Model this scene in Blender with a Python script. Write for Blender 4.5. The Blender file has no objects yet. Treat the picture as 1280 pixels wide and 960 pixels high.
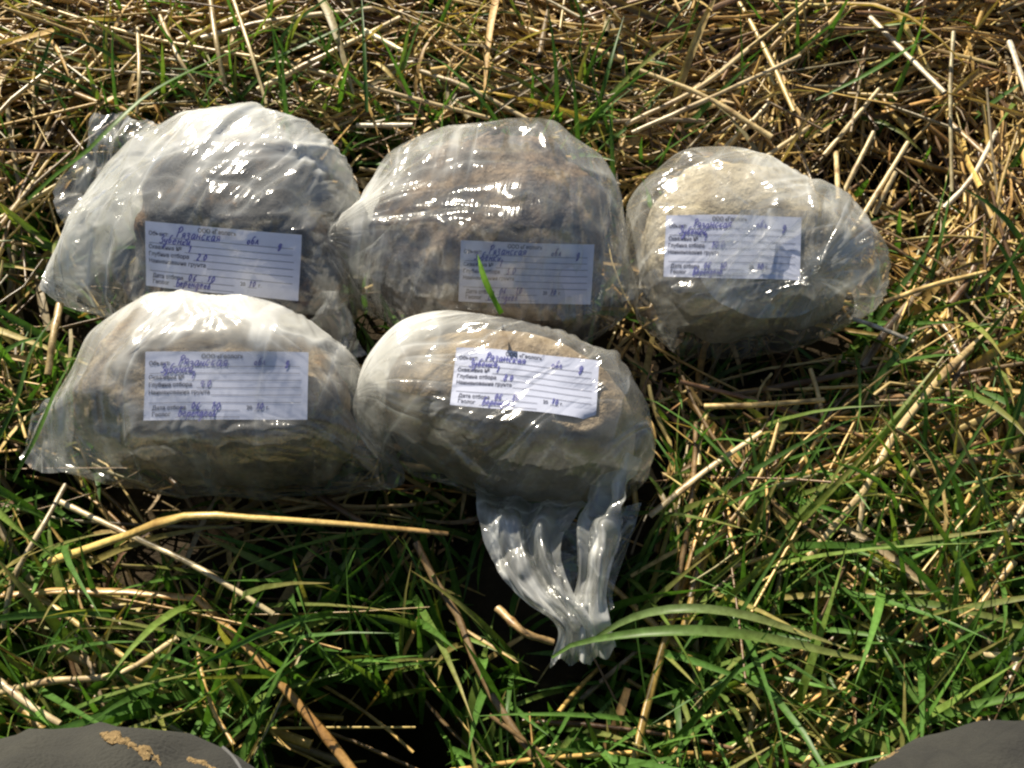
import bpy, math, random
import numpy as np
from mathutils import Vector, Matrix
from mathutils.bvhtree import BVHTree

random.seed(11)
RNG = np.random.default_rng(11)
SC = bpy.context.scene
COL = SC.collection

# ------------------------------------------------------------------ camera, sky, sun, exposure
FPX = 1229.0                                   # focal length in photo pixels (1280 wide)
PITCH = math.radians(60.0)
DIST = 0.63
CAM = np.array([0.0, -DIST*math.cos(PITCH), DIST*math.sin(PITCH)])
cam_d = bpy.data.cameras.new('camera')
cam_d.sensor_width = 36.0
cam_d.lens = 36.0*FPX/1280.0
cam_d.clip_start = 0.01
cam_d.clip_end = 500.0
cam = bpy.data.objects.new('camera', cam_d)
COL.objects.link(cam)
cam.location = CAM
cam.rotation_euler = (math.pi/2 - PITCH, 0, 0)
SC.camera = cam

SUN_EL = math.radians(35.0)
SUN_AZ = math.radians(-24.0)                   # measured from +Y towards +X
SDIR = Vector((math.sin(SUN_AZ)*math.cos(SUN_EL), math.cos(SUN_AZ)*math.cos(SUN_EL), math.sin(SUN_EL)))
world = bpy.data.worlds.new('World')
SC.world = world
world.use_nodes = True
wn = world.node_tree.nodes
wl = world.node_tree.links
sky = wn.new('ShaderNodeTexSky')
sky.sky_type = 'NISHITA'
sky.sun_disc = False
sky.sun_elevation = SUN_EL
sky.sun_rotation = SUN_AZ
wl.new(sky.outputs[0], wn['Background'].inputs[0])
wn['Background'].inputs[1].default_value = 0.05
sun_d = bpy.data.lights.new('sun', 'SUN')
sun_d.energy = 5.0
sun_d.angle = math.radians(0.5)
sun_d.color = (1.0, 0.91, 0.74)
sun = bpy.data.objects.new('sun', sun_d)
COL.objects.link(sun)
sun.location = SDIR*3
sun.rotation_euler = SDIR.to_track_quat('Z', 'Y').to_euler()

SC.view_settings.view_transform = 'Standard'
SC.view_settings.look = 'None'
SC.view_settings.exposure = 0.85
SC.view_settings.gamma = 1.0
SC.render.engine = 'CYCLES'
SC.cycles.use_denoising = True
SC.cycles.max_bounces = 8
SC.cycles.diffuse_bounces = 3
SC.cycles.glossy_bounces = 3
SC.cycles.transmission_bounces = 3
SC.cycles.transparent_max_bounces = 24
SC.cycles.caustics_reflective = False
SC.cycles.caustics_refractive = False
SC.cycles.sample_clamp_indirect = 4.0
SC.cycles.pixel_filter_type = 'BLACKMAN_HARRIS'
SC.cycles.filter_width = 2.3

# ------------------------------------------------------------------ pixel <-> place
FW = np.array([0.0, math.cos(PITCH), -math.sin(PITCH)])
UP = np.array([0.0, math.sin(PITCH), math.cos(PITCH)])
RT = np.array([1.0, 0.0, 0.0])

def ray(px, py):
    d = FW*FPX + RT*(px-640.0) + UP*(480.0-py)
    return d/np.linalg.norm(d)

def at(px, py, z=0.0):
    d = ray(px, py)
    return CAM + d*((z-CAM[2])/d[2])

def topx(P):
    Q = np.atleast_2d(P) - CAM
    w = Q@FW
    w = np.where(np.abs(w) < 1e-6, 1e-6, w)
    return np.stack([640+FPX*(Q@RT)/w, 480-FPX*(Q@UP)/w], 1)

# ------------------------------------------------------------------ noise, splines
_LAT = np.random.default_rng(5).random((64, 64, 64)).astype(np.float32)
def vnoise(P, scale):
    p = np.asarray(P)*scale + 1000.0
    i = np.floor(p).astype(int)
    f = p - i
    f = f*f*(3-2*f)
    out = 0
    for dx in (0, 1):
        for dy in (0, 1):
            for dz in (0, 1):
                w = (f[..., 0] if dx else 1-f[..., 0])*(f[..., 1] if dy else 1-f[..., 1])*(f[..., 2] if dz else 1-f[..., 2])
                out = out + w*_LAT[(i[..., 0]+dx) % 64, (i[..., 1]+dy) % 64, (i[..., 2]+dz) % 64]
    return out*2-1

def fbm(P, scale, oct=4, gain=0.5):
    a, s, tot = 1.0, scale, 0
    for _ in range(oct):
        tot = tot + a*vnoise(np.asarray(P)+s*0.013, s)
        a *= gain
        s *= 2.03
    return tot

def spline(pts, n):
    P = np.asarray(pts, float)
    if len(P) < 3:
        t = np.linspace(0, 1, n)[:, None]
        return P[0]*(1-t)+P[-1]*t
    seg = np.linalg.norm(np.diff(P, axis=0), axis=1)
    cum = np.concatenate([[0], np.cumsum(seg)])
    ext = np.vstack([2*P[0]-P[1], P, 2*P[-1]-P[-2]])
    out = []
    for s in np.linspace(0, cum[-1], n):
        k = min(int(np.searchsorted(cum, s, side='right'))-1, len(P)-2)
        t = (s-cum[k])/max(seg[k], 1e-9)
        p0, p1, p2, p3 = ext[k], ext[k+1], ext[k+2], ext[k+3]
        out.append(0.5*((2*p1)+(p2-p0)*t+(2*p0-5*p1+4*p2-p3)*t*t+(3*p1-p0-3*p2+p3)*t**3))
    return np.array(out)

def sstep(a, b, x):
    t = np.clip((x-a)/(b-a), 0, 1)
    return t*t*(3-2*t)

# ------------------------------------------------------------------ mesh helpers
def mesh_obj(name, V, F, mat, parent=None, smooth=True, colors=None, attrs=None):
    me = bpy.data.meshes.new(name)
    V = np.asarray(V, np.float32)
    if isinstance(F, np.ndarray):
        nf, k = F.shape
        me.vertices.add(len(V))
        me.vertices.foreach_set('co', V.ravel())
        me.loops.add(nf*k)
        me.loops.foreach_set('vertex_index', F.ravel().astype(np.int32))
        me.polygons.add(nf)
        me.polygons.foreach_set('loop_start', np.arange(0, nf*k, k, dtype=np.int32))
        me.update(calc_edges=True)
        me.validate()
    else:
        me.from_pydata([tuple(v) for v in V], [], [tuple(f) for f in F])
        me.update()
    if smooth:
        me.polygons.foreach_set('use_smooth', np.ones(len(me.polygons), bool))
    if colors is not None:
        a = me.color_attributes.new('tint', 'FLOAT_COLOR', 'POINT')
        c = np.ones((len(V), 4), np.float32)
        c[:, :3] = colors
        a.data.foreach_set('color', c.ravel())
    for k, v in (attrs or {}).items():
        v = np.asarray(v, np.float32)
        vec = v.ndim == 2
        a = me.attributes.new(k, 'FLOAT_VECTOR' if vec else 'FLOAT', 'POINT')
        a.data.foreach_set('vector' if vec else 'value', v.ravel())
    if mat:
        me.materials.append(mat)
    o = bpy.data.objects.new(name, me)
    COL.objects.link(o)
    if parent:
        o.parent = parent
    return o

def tag(o, label=None, cat=None, group=None, kind=None):
    if label: o['label'] = label
    if cat: o['category'] = cat
    if group: o['group'] = group
    if kind: o['kind'] = kind
    return o

def empty(name, loc, label, cat, group=None):
    o = bpy.data.objects.new(name, None)
    o.empty_display_size = 0.02
    o.location = [float(c) for c in loc]
    COL.objects.link(o)
    return tag(o, label, cat, group)

def under(o, root):
    o.parent = root
    o.matrix_parent_inverse = Matrix.Translation(root.location).inverted()
    return o

def gridF(n, m):
    i = np.arange(n-1)[:, None]*m + np.arange(m-1)[None, :]
    i = i.ravel()
    return np.stack([i, i+1, i+m+1, i+m], 1)

# ------------------------------------------------------------------ materials
class NT:
    def __init__(s, name):
        s.m = bpy.data.materials.new(name)
        s.m.use_nodes = True
        s.t = s.m.node_tree
        s.t.nodes.clear()
        s.out = s.n('ShaderNodeOutputMaterial')
    def n(s, typ, **kw):
        nd = s.t.nodes.new(typ)
        for k, v in kw.items():
            if k.startswith('i_'):
                key = k[2:]
                key = int(key) if key.isdigit() else key.replace('_', ' ')
                nd.inputs[key].default_value = v
            else:
                setattr(nd, k, v)
        return nd
    def l(s, a, b): s.t.links.new(a, b)
    def math(s, op, a, b=None, clamp=False):
        nd = s.n('ShaderNodeMath', operation=op, use_clamp=clamp)
        for k, v in enumerate((a, b)):
            if v is None: continue
            if isinstance(v, (int, float)): nd.inputs[k].default_value = v
            else: s.l(v, nd.inputs[k])
        return nd.outputs[0]
    def noise(s, scale, detail=4, rough=0.55, vec=None):
        nd = s.n('ShaderNodeTexNoise')
        nd.inputs['Scale'].default_value = scale
        nd.inputs['Detail'].default_value = detail
        nd.inputs['Roughness'].default_value = rough
        if vec: s.l(vec, nd.inputs['Vector'])
        return nd
    def ramp(s, fac, stops):
        nd = s.n('ShaderNodeValToRGB')
        e = nd.color_ramp.elements
        while len(e) < len(stops): e.new(0.5)
        for k, (p, c) in enumerate(stops):
            e[k].position = p
            e[k].color = (*c, 1)
        s.l(fac, nd.inputs[0])
        return nd.outputs[0]
    def mixc(s, fac, a, b, mode='MIX'):
        nd = s.n('ShaderNodeMix', data_type='RGBA', blend_type=mode)
        if isinstance(fac, (int, float)): nd.inputs[0].default_value = fac
        else: s.l(fac, nd.inputs[0])
        for k, v in ((6, a), (7, b)):
            if isinstance(v, tuple): nd.inputs[k].default_value = (*v, 1)
            else: s.l(v, nd.inputs[k])
        return nd.outputs[2]
    def bump(s, h, strength=0.5, dist=0.002):
        nd = s.n('ShaderNodeBump')
        nd.inputs['Strength'].default_value = strength
        nd.inputs['Distance'].default_value = dist
        s.l(h, nd.inputs['Height'])
        return nd.outputs[0]
    def obj(s):
        return s.n('ShaderNodeTexCoord').outputs['Object']
    def pos(s):
        return s.n('ShaderNodeNewGeometry').outputs['Position']

def mat_strand(name, rough, trans, spec=0.4, grain=True):
    m = NT(name)
    tint = m.n('ShaderNodeAttribute', attribute_name='tint').outputs['Color']
    ns = m.noise(260, 3, 0.6, m.pos())
    c = m.mixc(1.0, tint, m.ramp(ns.outputs['Fac'], [(0.25, (0.62, 0.58, 0.52)), (0.75, (1.12, 1.12, 1.12))]), 'MULTIPLY')
    nw = m.noise(55, 5, 0.65, m.pos())
    c = m.mixc(1.0, c, m.ramp(nw.outputs['Fac'], [(0.32, (0.5, 0.45, 0.38) if grain else (0.72, 0.74, 0.6)), (0.52, (1.0, 1.0, 1.0))]), 'MULTIPLY')
    b = m.n('ShaderNodeBsdfPrincipled')
    m.l(c, b.inputs['Base Color'])
    b.inputs['Roughness'].default_value = rough
    b.inputs['Specular IOR Level'].default_value = spec
    if grain:
        m.l(m.bump(ns.outputs['Fac'], 0.35, 0.0008), b.inputs['Normal'])
    if trans > 0:
        t = m.n('ShaderNodeBsdfTranslucent')
        m.l(m.mixc(1.0, c, (1.0, 1.15, 0.45), 'MULTIPLY'), t.inputs['Color'])
        mx = m.n('ShaderNodeMixShader', i_0=trans)
        m.l(b.outputs[0], mx.inputs[1])
        m.l(t.outputs[0], mx.inputs[2])
        m.l(mx.outputs[0], m.out.inputs[0])
    else:
        m.l(b.outputs[0], m.out.inputs[0])
    return m.m

M_STRAW = mat_strand('straw', 0.38, 0.0, 0.5)
M_CHAFF = mat_strand('dry_leaf', 0.5, 0.25, 0.4)
M_GRASS = mat_strand('green_grass', 0.42, 0.36, 0.3, False)

def mat_film(name='clear_polythene'):
    m = NT(name)
    P = m.obj()
    milk = m.n('ShaderNodeAttribute', attribute_name='milk').outputs['Fac']  # the film's own milkiness plus painted sun glare
    cr = m.n('ShaderNodeAttribute', attribute_name='crease').outputs['Vector']
    cr2 = m.n('ShaderNodeAttribute', attribute_name='crease_radial').outputs['Vector']
    def ridge(sc, det, rough, vec, dist=0.0):
        nd = m.noise(sc, det, rough, vec)
        nd.inputs['Distortion'].default_value = dist
        r = m.math('ABSOLUTE', m.math('SUBTRACT', m.math('MULTIPLY', nd.outputs['Fac'], 2.0), 1.0))
        return m.math('SUBTRACT', 1.0, r)
    r1 = ridge(0.46, 2, 0.4, cr, 0.1)
    r2 = ridge(0.58, 2, 0.45, cr2, 0.1)
    r3 = ridge(24, 1, 0.4, P, 0.2)
    def mask(sc, lo, hi, off):
        mp = m.n('ShaderNodeMapping')
        mp.inputs['Location'].default_value = off
        m.l(P, mp.inputs['Vector'])
        nd = m.noise(sc, 2, 0.5, mp.outputs[0])
        mr = m.n('ShaderNodeMapRange', interpolation_type='SMOOTHSTEP')
        mr.inputs[1].default_value = lo; mr.inputs[2].default_value = hi
        m.l(nd.outputs['Fac'], mr.inputs[0])
        return mr.outputs[0]
    m1 = mask(17, 0.36, 0.60, (1.3, 0, 0)); m2 = mask(15, 0.36, 0.60, (0, 4.1, 2)); m3 = mask(13, 0.36, 0.6, (7, 0, 3))
    n2 = m.noise(330, 3, 0.6, P)
    k1 = m.math('MULTIPLY', m.math('POWER', r1, 18.0), m1)
    k2 = m.math('MULTIPLY', m.math('POWER', r2, 18.0), m2)
    k3 = m.math('POWER', r3, 16.0)
    n1 = m.noise(34, 5, 0.6, P)
    amt = m.math('ADD', m.math('MULTIPLY', n1.outputs['Fac'], 1.3), 0.1)
    amt = m.math('ADD', amt, m.math('ADD', m.math('MULTIPLY', k1, 2.2), m.math('MULTIPLY', k2, 1.8)))
    amt = m.math('ADD', amt, m.math('MULTIPLY', k3, 0.8))
    mf = m.math('MULTIPLY', milk, amt, True)
    hgt = m.math('ADD', m.math('MULTIPLY', m.math('POWER', r1, 6.0), m1), m.math('MULTIPLY', m.math('POWER', r2, 6.0), m2))
    hgt = m.math('ADD', hgt, m.math('MULTIPLY', m.math('POWER', r3, 5.0), m3))
    hgt = m.math('ADD', hgt, m.math('MULTIPLY', n2.outputs['Fac'], 0.04))
    r4 = ridge(1.9, 2, 0.5, cr, 0.15)
    hgl = m.math('ADD', hgt, m.math('MULTIPLY', m.math('MULTIPLY', m.math('POWER', r4, 4.0), m2), 0.13))
    nrm = m.bump(hgl, 0.9, 0.0034)
    tr = m.n('ShaderNodeBsdfTransparent', i_0=(0.95, 0.955, 0.95, 1))
    df = m.n('ShaderNodeBsdfDiffuse', i_0=(0.86, 0.87, 0.85, 1))
    tl = m.n('ShaderNodeBsdfTranslucent', i_0=(0.86, 0.87, 0.84, 1))
    m.l(m.bump(hgt, 0.35, 0.0012), df.inputs['Normal'])
    dm = m.n('ShaderNodeMixShader', i_0=0.4)
    m.l(df.outputs[0], dm.inputs[1])
    m.l(tl.outputs[0], dm.inputs[2])
    body = m.n('ShaderNodeMixShader')
    m.l(mf, body.inputs[0])
    m.l(tr.outputs[0], body.inputs[1])
    m.l(dm.outputs[0], body.inputs[2])
    gl = m.n('ShaderNodeBsdfGlossy', i_0=(1, 1, 1, 1), i_Roughness=0.15)
    m.l(nrm, gl.inputs['Normal'])
    lw = m.n('ShaderNodeLayerWeight', i_0=0.5)
    m.l(nrm, lw.inputs['Normal'])
    fr = m.math('ADD', m.math('MULTIPLY', m.math('POWER', lw.outputs['Facing'], 4.0), 0.5), 0.07, True)
    mx = m.n('ShaderNodeMixShader')
    m.l(fr, mx.inputs[0])
    m.l(body.outputs[0], mx.inputs[1])
    m.l(gl.outputs[0], mx.inputs[2])
    m.l(mx.outputs[0], m.out.inputs[0])
    return m.m
M_FILM = mat_film()

def mat_soil(name, cols, scale=38, wet=0.55):
    m = NT(name)
    P = m.obj()
    n1 = m.noise(scale, 6, 0.65, P)
    c = m.ramp(n1.outputs['Fac'], cols)
    n2 = m.noise(scale*5, 5, 0.7, P)
    c2 = m.mixc(1.0, c, m.ramp(n2.outputs['Fac'], [(0.3, (0.6, 0.58, 0.55)), (0.7, (1.15, 1.15, 1.12))]), 'MULTIPLY')
    b = m.n('ShaderNodeBsdfPrincipled')
    m.l(c2, b.inputs['Base Color'])
    b.inputs['Roughness'].default_value = wet
    b.inputs['Specular IOR Level'].default_value = 0.35
    m.l(m.bump(n2.outputs['Fac'], 0.9, 0.004), b.inputs['Normal'])
    m.l(b.outputs[0], m.out.inputs[0])
    return m.m

def mat_plain(name, col, rough=0.8, vari=0.12, scale=120, bump=0.0, spec=0.3):
    m = NT(name)
    ns = m.noise(scale, 4, 0.6, m.obj())
    lo = tuple(c*(1-vari) for c in col)
    hi = tuple(min(1, c*(1+vari)) for c in col)
    b = m.n('ShaderNodeBsdfPrincipled')
    m.l(m.ramp(ns.outputs['Fac'], [(0.3, lo), (0.7, hi)]), b.inputs['Base Color'])
    b.inputs['Roughness'].default_value = rough
    b.inputs['Specular IOR Level'].default_value = spec
    if bump:
        m.l(m.bump(ns.outputs['Fac'], bump, 0.001), b.inputs['Normal'])
    m.l(b.outputs[0], m.out.inputs[0])
    return m.m

M_PAPER = mat_plain('label_paper', (0.74, 0.77, 0.96), 0.85, 0.03, 300)
M_PRINT = mat_plain('printing_ink', (0.12, 0.12, 0.17), 0.8, 0.1)
M_PEN = mat_plain('ballpoint_ink', (0.13, 0.13, 0.46), 0.7, 0.15)

# ground: dark field soil with rotting straw and moss, going on to the horizon
def mat_ground():
    m = NT('field_soil')
    P = m.pos()
    n1 = m.noise(30, 8, 0.65, P)
    n2 = m.noise(1.3, 5, 0.6, P)
    c = m.ramp(n1.outputs['Fac'], [(0.3, (0.018, 0.014, 0.010)), (0.55, (0.045, 0.033, 0.02)), (0.75, (0.11, 0.08, 0.045))])
    g = m.ramp(n2.outputs['Fac'], [(0.4, (0.30, 0.23, 0.11)), (0.6, (0.05, 0.09, 0.03))])
    vl = m.n('ShaderNodeVectorMath', operation='LENGTH')
    m.l(P, vl.inputs[0])
    far = m.math('MULTIPLY', m.math('SUBTRACT', vl.outputs['Value'], 1.6), 0.8, True)
    cc = m.mixc(far, c, m.mixc(1.0, g, m.ramp(n1.outputs['Fac'], [(0.3, (0.4, 0.4, 0.4)), (0.7, (1.2, 1.2, 1.2))]), 'MULTIPLY'))
    b = m.n('ShaderNodeBsdfPrincipled', i_Roughness=0.95)
    b.inputs['Specular IOR Level'].default_value = 0.15
    m.l(cc, b.inputs['Base Color'])
    m.l(m.bump(n1.outputs['Fac'], 0.8, 0.01), b.inputs['Normal'])
    m.l(b.outputs[0], m.out.inputs[0])
    return m.m

HOLLOWS = [(at(465, 945, -0.06), 0.065, 0.05, 0.10), (at(1115, 230, -0.05), 0.075, 0.07, 0.06), (at(900, 880, -0.08), 0.09, 0.05, 0.03),
           (at(330, 640, -0.06), 0.16, 0.03, 0.02)]
def ground_z(x, y):
    x = np.asarray(x, float); y = np.asarray(y, float)
    P = np.stack([x, y, np.zeros_like(x)], -1)
    r = np.sqrt(x*x+y*y)
    z = -0.062 + 0.008*fbm(P, 9, 3) + np.clip(r-2, 0, 50)*0.002*vnoise(P, 0.2)
    for c, sx, sy, dp in HOLLOWS:
        z = z - dp*np.exp(-((x-c[0])/sx)**2-((y-c[1])/sy)**2)
    return z

def build_ground():
    t = np.linspace(-1, 1, 181)
    s = np.sign(t)*(np.abs(t)*0.9 + 79.1*np.abs(t)**9)
    X, Y = np.meshgrid(s, s, indexing='ij')
    V = np.stack([X, Y, ground_z(X, Y)], -1).reshape(-1, 3)
    F = gridF(181, 181)[:, ::-1]
    tag(mesh_obj('ground', V, F, mat_ground()), kind='structure')
build_ground()

# ------------------------------------------------------------------ sample bags
def smooth_ring(A, k):
    w = np.exp(-0.5*(np.arange(-3*k, 3*k+1)/k)**2)
    w /= w.sum()
    n = len(A)
    idx = (np.arange(n)[:, None] + np.arange(-3*k, 3*k+1)[None]) % n
    return (A[idx]*w[None, :, None]).sum(1)

class Dome:
    """Closed pillow over a footprint: outline points are (px, py, rim height, steepness q)."""
    def __init__(s, outline, peak, h, zfloor=-0.02, p=0.75, k=5):
        s.c = at(peak[0], peak[1], h)
        s.h, s.p, s.zf = h, p, zfloor
        pts = np.array([[*at(a, b+13*sstep(.02, .045, z), z)[:2], z, q] for a, b, z, q in outline])
        d = []
        n = len(pts)
        for i in range(n):
            for t in np.linspace(0, 1, 40, endpoint=False):
                d.append(pts[i]*(1-t)+pts[(i+1) % n]*t)
        d = np.array(d)
        th = np.arctan2(d[:, 1]-s.c[1], d[:, 0]-s.c[0])
        o = np.argsort(th)
        th, d = th[o], d[o]
        tt = np.linspace(-math.pi, math.pi, 720, endpoint=False)
        R = np.stack([np.interp(tt, th, d[:, j], period=2*math.pi) for j in range(4)], 1)
        s.ring = smooth_ring(R, k)
        s.tt = tt
    def surf(s, u, v, inset=0.0, drop=0.0):
        x = u*np.sqrt(1-v*v/2); y = v*np.sqrt(1-u*u/2)
        rho = np.sqrt(x*x+y*y)
        th = np.arctan2(y, x)
        g = [np.interp(th.ravel(), s.tt, s.ring[:, j], period=2*math.pi).reshape(th.shape) for j in range(4)]
        phimax = math.pi/2+0.55
        phi = np.clip(rho, 0, 1)*phimax
        Rr = np.abs(np.sin(phi))**s.p
        cz = np.cos(phi)
        X = s.c[0]+(g[0]-s.c[0])*Rr*(1-inset)
        Y = s.c[1]+(g[1]-s.c[1])*Rr*(1-inset)
        zr = g[2]
        up = zr+(s.h-drop-zr)*np.clip(cz, 0, 1)**g[3]
        dn = zr+(zr-s.zf)*cz/abs(math.cos(phimax))
        return np.stack([X, Y, np.where(cz > 0, up, dn)], -1)

def grid_normals(B):
    du = np.gradient(B, axis=0); dv = np.gradient(B, axis=1)
    N = np.cross(du, dv)
    return N/np.maximum(np.linalg.norm(N, axis=-1, keepdims=True), 1e-9)

def crumple(B, N, fold, cr1, cr2, slack, iters=160, amp=0.0015, seed=0, cap=0.010, floor=0.0, pin=True, bend=0.07):
    """Relax a film with surplus cloth over base B: it buckles outwards into folds that run along 'fold' (per vertex unit vectors)."""
    side = np.cross(N, fold)
    side /= np.maximum(np.linalg.norm(side, axis=-1, keepdims=True), 1e-9)
    fo = np.cross(side, N)
    C = B - B.reshape(-1, 3).mean(0)
    # seed ridges along the creases
    rg = lambda c, sc: np.clip(1-np.abs(vnoise(c, sc)*1.5), 0, 1)
    q1 = sstep(-.15, .45, vnoise(B+seed*.7, 19)); q2 = sstep(-.15, .45, vnoise(B+seed*1.3+5, 17))
    n0 = rg(cr1, 0.30)**4*q1*1.3+rg(cr2, 0.36)**4*q2*1.1+0.6*rg(B+seed*1.9, 19)**5
    rr = np.random.default_rng(seed)
    x = B + N*(amp*n0)[..., None] + rr.normal(0, 1e-5, B.shape)
    def rest(A, Bq, sA, sB, cA):
        e = Bq-A
        L = np.linalg.norm(e, axis=-1)
        s2 = ((e*cA).sum(-1)/np.maximum(L, 1e-9))**2
        return L*(1+0.5*(sA+sB)*(0.18+0.82*s2))
    sl = slack if isinstance(slack, np.ndarray) else np.full(B.shape[:2], slack)
    cons = []
    n, m = B.shape[:2]
    for di, dj in ((1, 0), (0, 1), (1, 1), (1, -1)):
        for par in (0, 1):
            I = np.arange(n-di); J = np.arange(max(0, -dj), m-max(0, dj))
            ii, jj = np.meshgrid(I, J, indexing='ij')
            sel = ((ii if di else jj) % 2) == par
            a_ = (ii[sel]*m+jj[sel]); b_ = ((ii[sel]+di)*m+jj[sel]+dj)
            cons.append((a_, b_))
    Bf, Nf = B.reshape(-1, 3), N.reshape(-1, 3)
    sf, slf = side.reshape(-1, 3), sl.reshape(-1)
    con = [(a_, b_, rest(Bf[a_], Bf[b_], slf[a_], slf[b_], sf[a_])) for a_, b_ in cons]
    X = x.reshape(-1, 3).copy()
    bd = np.zeros((n, m), bool)
    if pin:
        bd[0] = bd[-1] = True; bd[:, 0] = bd[:, -1] = True
    bd = bd.ravel()
    X[bd] = Bf[bd]
    for it in range(iters):
        for a_, b_, L in con:
            d = X[b_]-X[a_]
            l = np.sqrt((d*d).sum(1))+1e-12
            c = d*((l-L)/l*0.42)[:, None]
            X[a_] += c
            X[b_] -= c
        G = X.reshape(n, m, 3)
        if bend:
            lap = np.zeros_like(G)
            lap[1:-1, 1:-1] = (G[2:, 1:-1]+G[:-2, 1:-1]+G[1:-1, 2:]+G[1:-1, :-2])/4-G[1:-1, 1:-1]
            G += lap*(bend*(0.6 if it > iters-25 else 0.25))
        off = ((X-Bf)*Nf).sum(1)
        off2 = np.clip(off*0.995, floor, cap)
        X += Nf*(off2-off)[:, None]
        X[bd] = Bf[bd]
    return X.reshape(n, m, 3)

def px_in_poly(P, poly):
    x, y = P[..., 0], P[..., 1]
    r = np.zeros(x.shape, bool)
    n = len(poly)
    for i in range(n):
        x1, y1 = poly[i]; x2, y2 = poly[(i+1) % n]
        c = ((y1 > y) != (y2 > y)) & (x < (x2-x1)*(y-y1)/((y2-y1) if y2 != y1 else 1e-9)+x1)
        r ^= c
    return r

# ---- handwriting: a small stroke alphabet (x width, y: 0 baseline, 1 x-height)
GL = {
 'Р': [[(.15, 0), (.3, 1.9)], [(.0, 1.6), (.5, 2.1), (.95, 1.7), (.7, 1.15), (.25, 1.0)]],
 'З': [[(.1, 1.7), (.5, 2.0), (.85, 1.6), (.4, 1.1), (.9, .7), (.6, 0), (.0, .2)]],
 'Б': [[(.95, 1.95), (.2, 1.9), (.1, 0), (.6, -.05), (.9, .5), (.5, 1.0), (.15, .9)]],
 'я': [[(.8, 0), (.75, 1.0), (.3, 1.0), (.15, .65), (.7, .5)], [(.5, .5), (.1, 0)]],
 'з': [[(.1, .85), (.45, 1.0), (.7, .75), (.35, .5), (.75, .2), (.4, -.5), (.05, -.2)]],
 'а': [[(.7, .9), (.3, 1.0), (.05, .4), (.3, 0), (.65, .5), (.72, 1.0), (.75, .1), (1.0, .1)]],
 'н': [[(.1, 1.0), (.12, 0), (.15, .5), (.75, .55)], [(.75, 1.0), (.75, .1), (1.0, .1)]],
 'с': [[(.75, .85), (.4, 1.0), (.1, .5), (.35, 0), (.8, .15)]],
 'к': [[(.1, 1.0), (.1, 0)], [(.75, 1.0), (.15, .5), (.8, 0)]],
 'о': [[(.45, 1.0), (.1, .55), (.4, 0), (.75, .45), (.45, 1.0)]],
 'б': [[(.85, 1.9), (.35, 1.7), (.1, .6), (.4, 0), (.75, .45), (.4, .95), (.15, .6)]],
 'л': [[(.0, .05), (.2, .15), (.45, 1.0), (.7, .1), (.95, .1)]],
 'д': [[(.7, .9), (.3, 1.0), (.05, .4), (.3, 0), (.7, .9), (.72, -.6), (.35, -1.0), (.3, -.6), (1.0, .1)]],
 'г': [[(.1, .8), (.4, 1.0), (.55, .7), (.2, .2), (.4, 0), (.75, .2)]],
 'у': [[(.1, 1.0), (.2, .4), (.6, .4), (.75, 1.0), (.6, -.5), (.2, -.9), (.2, -.4), (.9, .2)]],
 'е': [[(.1, .45), (.7, .6), (.4, 1.0), (.1, .5), (.35, 0), (.8, .2)]],
 'и': [[(.1, 1.0), (.15, .1), (.45, .3), (.7, 1.0), (.72, .1), (1.0, .15)]],
 'в': [[(.1, .5), (.5, 1.8), (.3, 1.2), (.1, .1), (.6, .1), (.5, .8), (.15, .6)]],
 'р': [[(.15, 1.0), (.1, -.9), (.2, .6), (.6, 1.0), (.75, .4), (.4, 0), (.2, .2)]],
 'ч': [[(.1, 1.0), (.2, .5), (.7, .55)], [(.75, 1.0), (.7, 0), (.95, .1)]],
 '0': [[(.4, 1.5), (.1, .8), (.35, 0), (.7, .7), (.4, 1.5)]],
 '1': [[(.2, 1.1), (.5, 1.5), (.4, 0)]],
 '2': [[(.1, 1.2), (.45, 1.5), (.65, 1.1), (.1, 0), (.75, .05)]],
 '3': [[(.1, 1.4), (.55, 1.4), (.3, .9), (.65, .5), (.4, 0), (.05, .2)]],
 '4': [[(.2, 1.5), (.1, .7), (.7, .7)], [(.6, 1.4), (.55, 0)]],
 '6': [[(.65, 1.5), (.2, .8), (.3, 0), (.65, .4), (.25, .7)]],
 '8': [[(.6, 1.2), (.3, 1.5), (.2, 1.0), (.6, .4), (.3, 0), (.1, .4), (.6, 1.2)]],
 '.': [[(.3, 0), (.4, .05)]],
}
def pen_strokes(text, x0, y0, xh, rng, w=0.62, slant=0.25):
    """-> list of polylines in card millimetres"""
    out = []
    x = x0
    for ch in text:
        if ch == ' ':
            x += xh*0.8
            continue
        jy = rng.normal(0, 0.08)*xh
        sc = xh*(1+rng.normal(0, 0.07))
        for st in GL.get(ch, []):
            q = spline([(a, b) for a, b in st], max(6, 5*len(st)))
            out.append(np.stack([x+(q[:, 0]*w*1.25+q[:, 1]*slant)*sc, y0+jy+q[:, 1]*sc], 1))
        x += sc*w*1.45*(0.45 if ch == '.' else 1.0)
    return out

def ribbon2d(line, w):
    d = np.gradient(line, axis=0)
    nrm = np.stack([-d[:, 1], d[:, 0]], 1)
    nrm /= np.maximum(np.linalg.norm(nrm, axis=1, keepdims=True), 1e-9)
    n = len(line)
    V = np.vstack([line+nrm*w/2, line-nrm*w/2])
    i = np.arange(n-1)
    return V, np.stack([i, i+1, n+i+1, n+i], 1)

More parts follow.
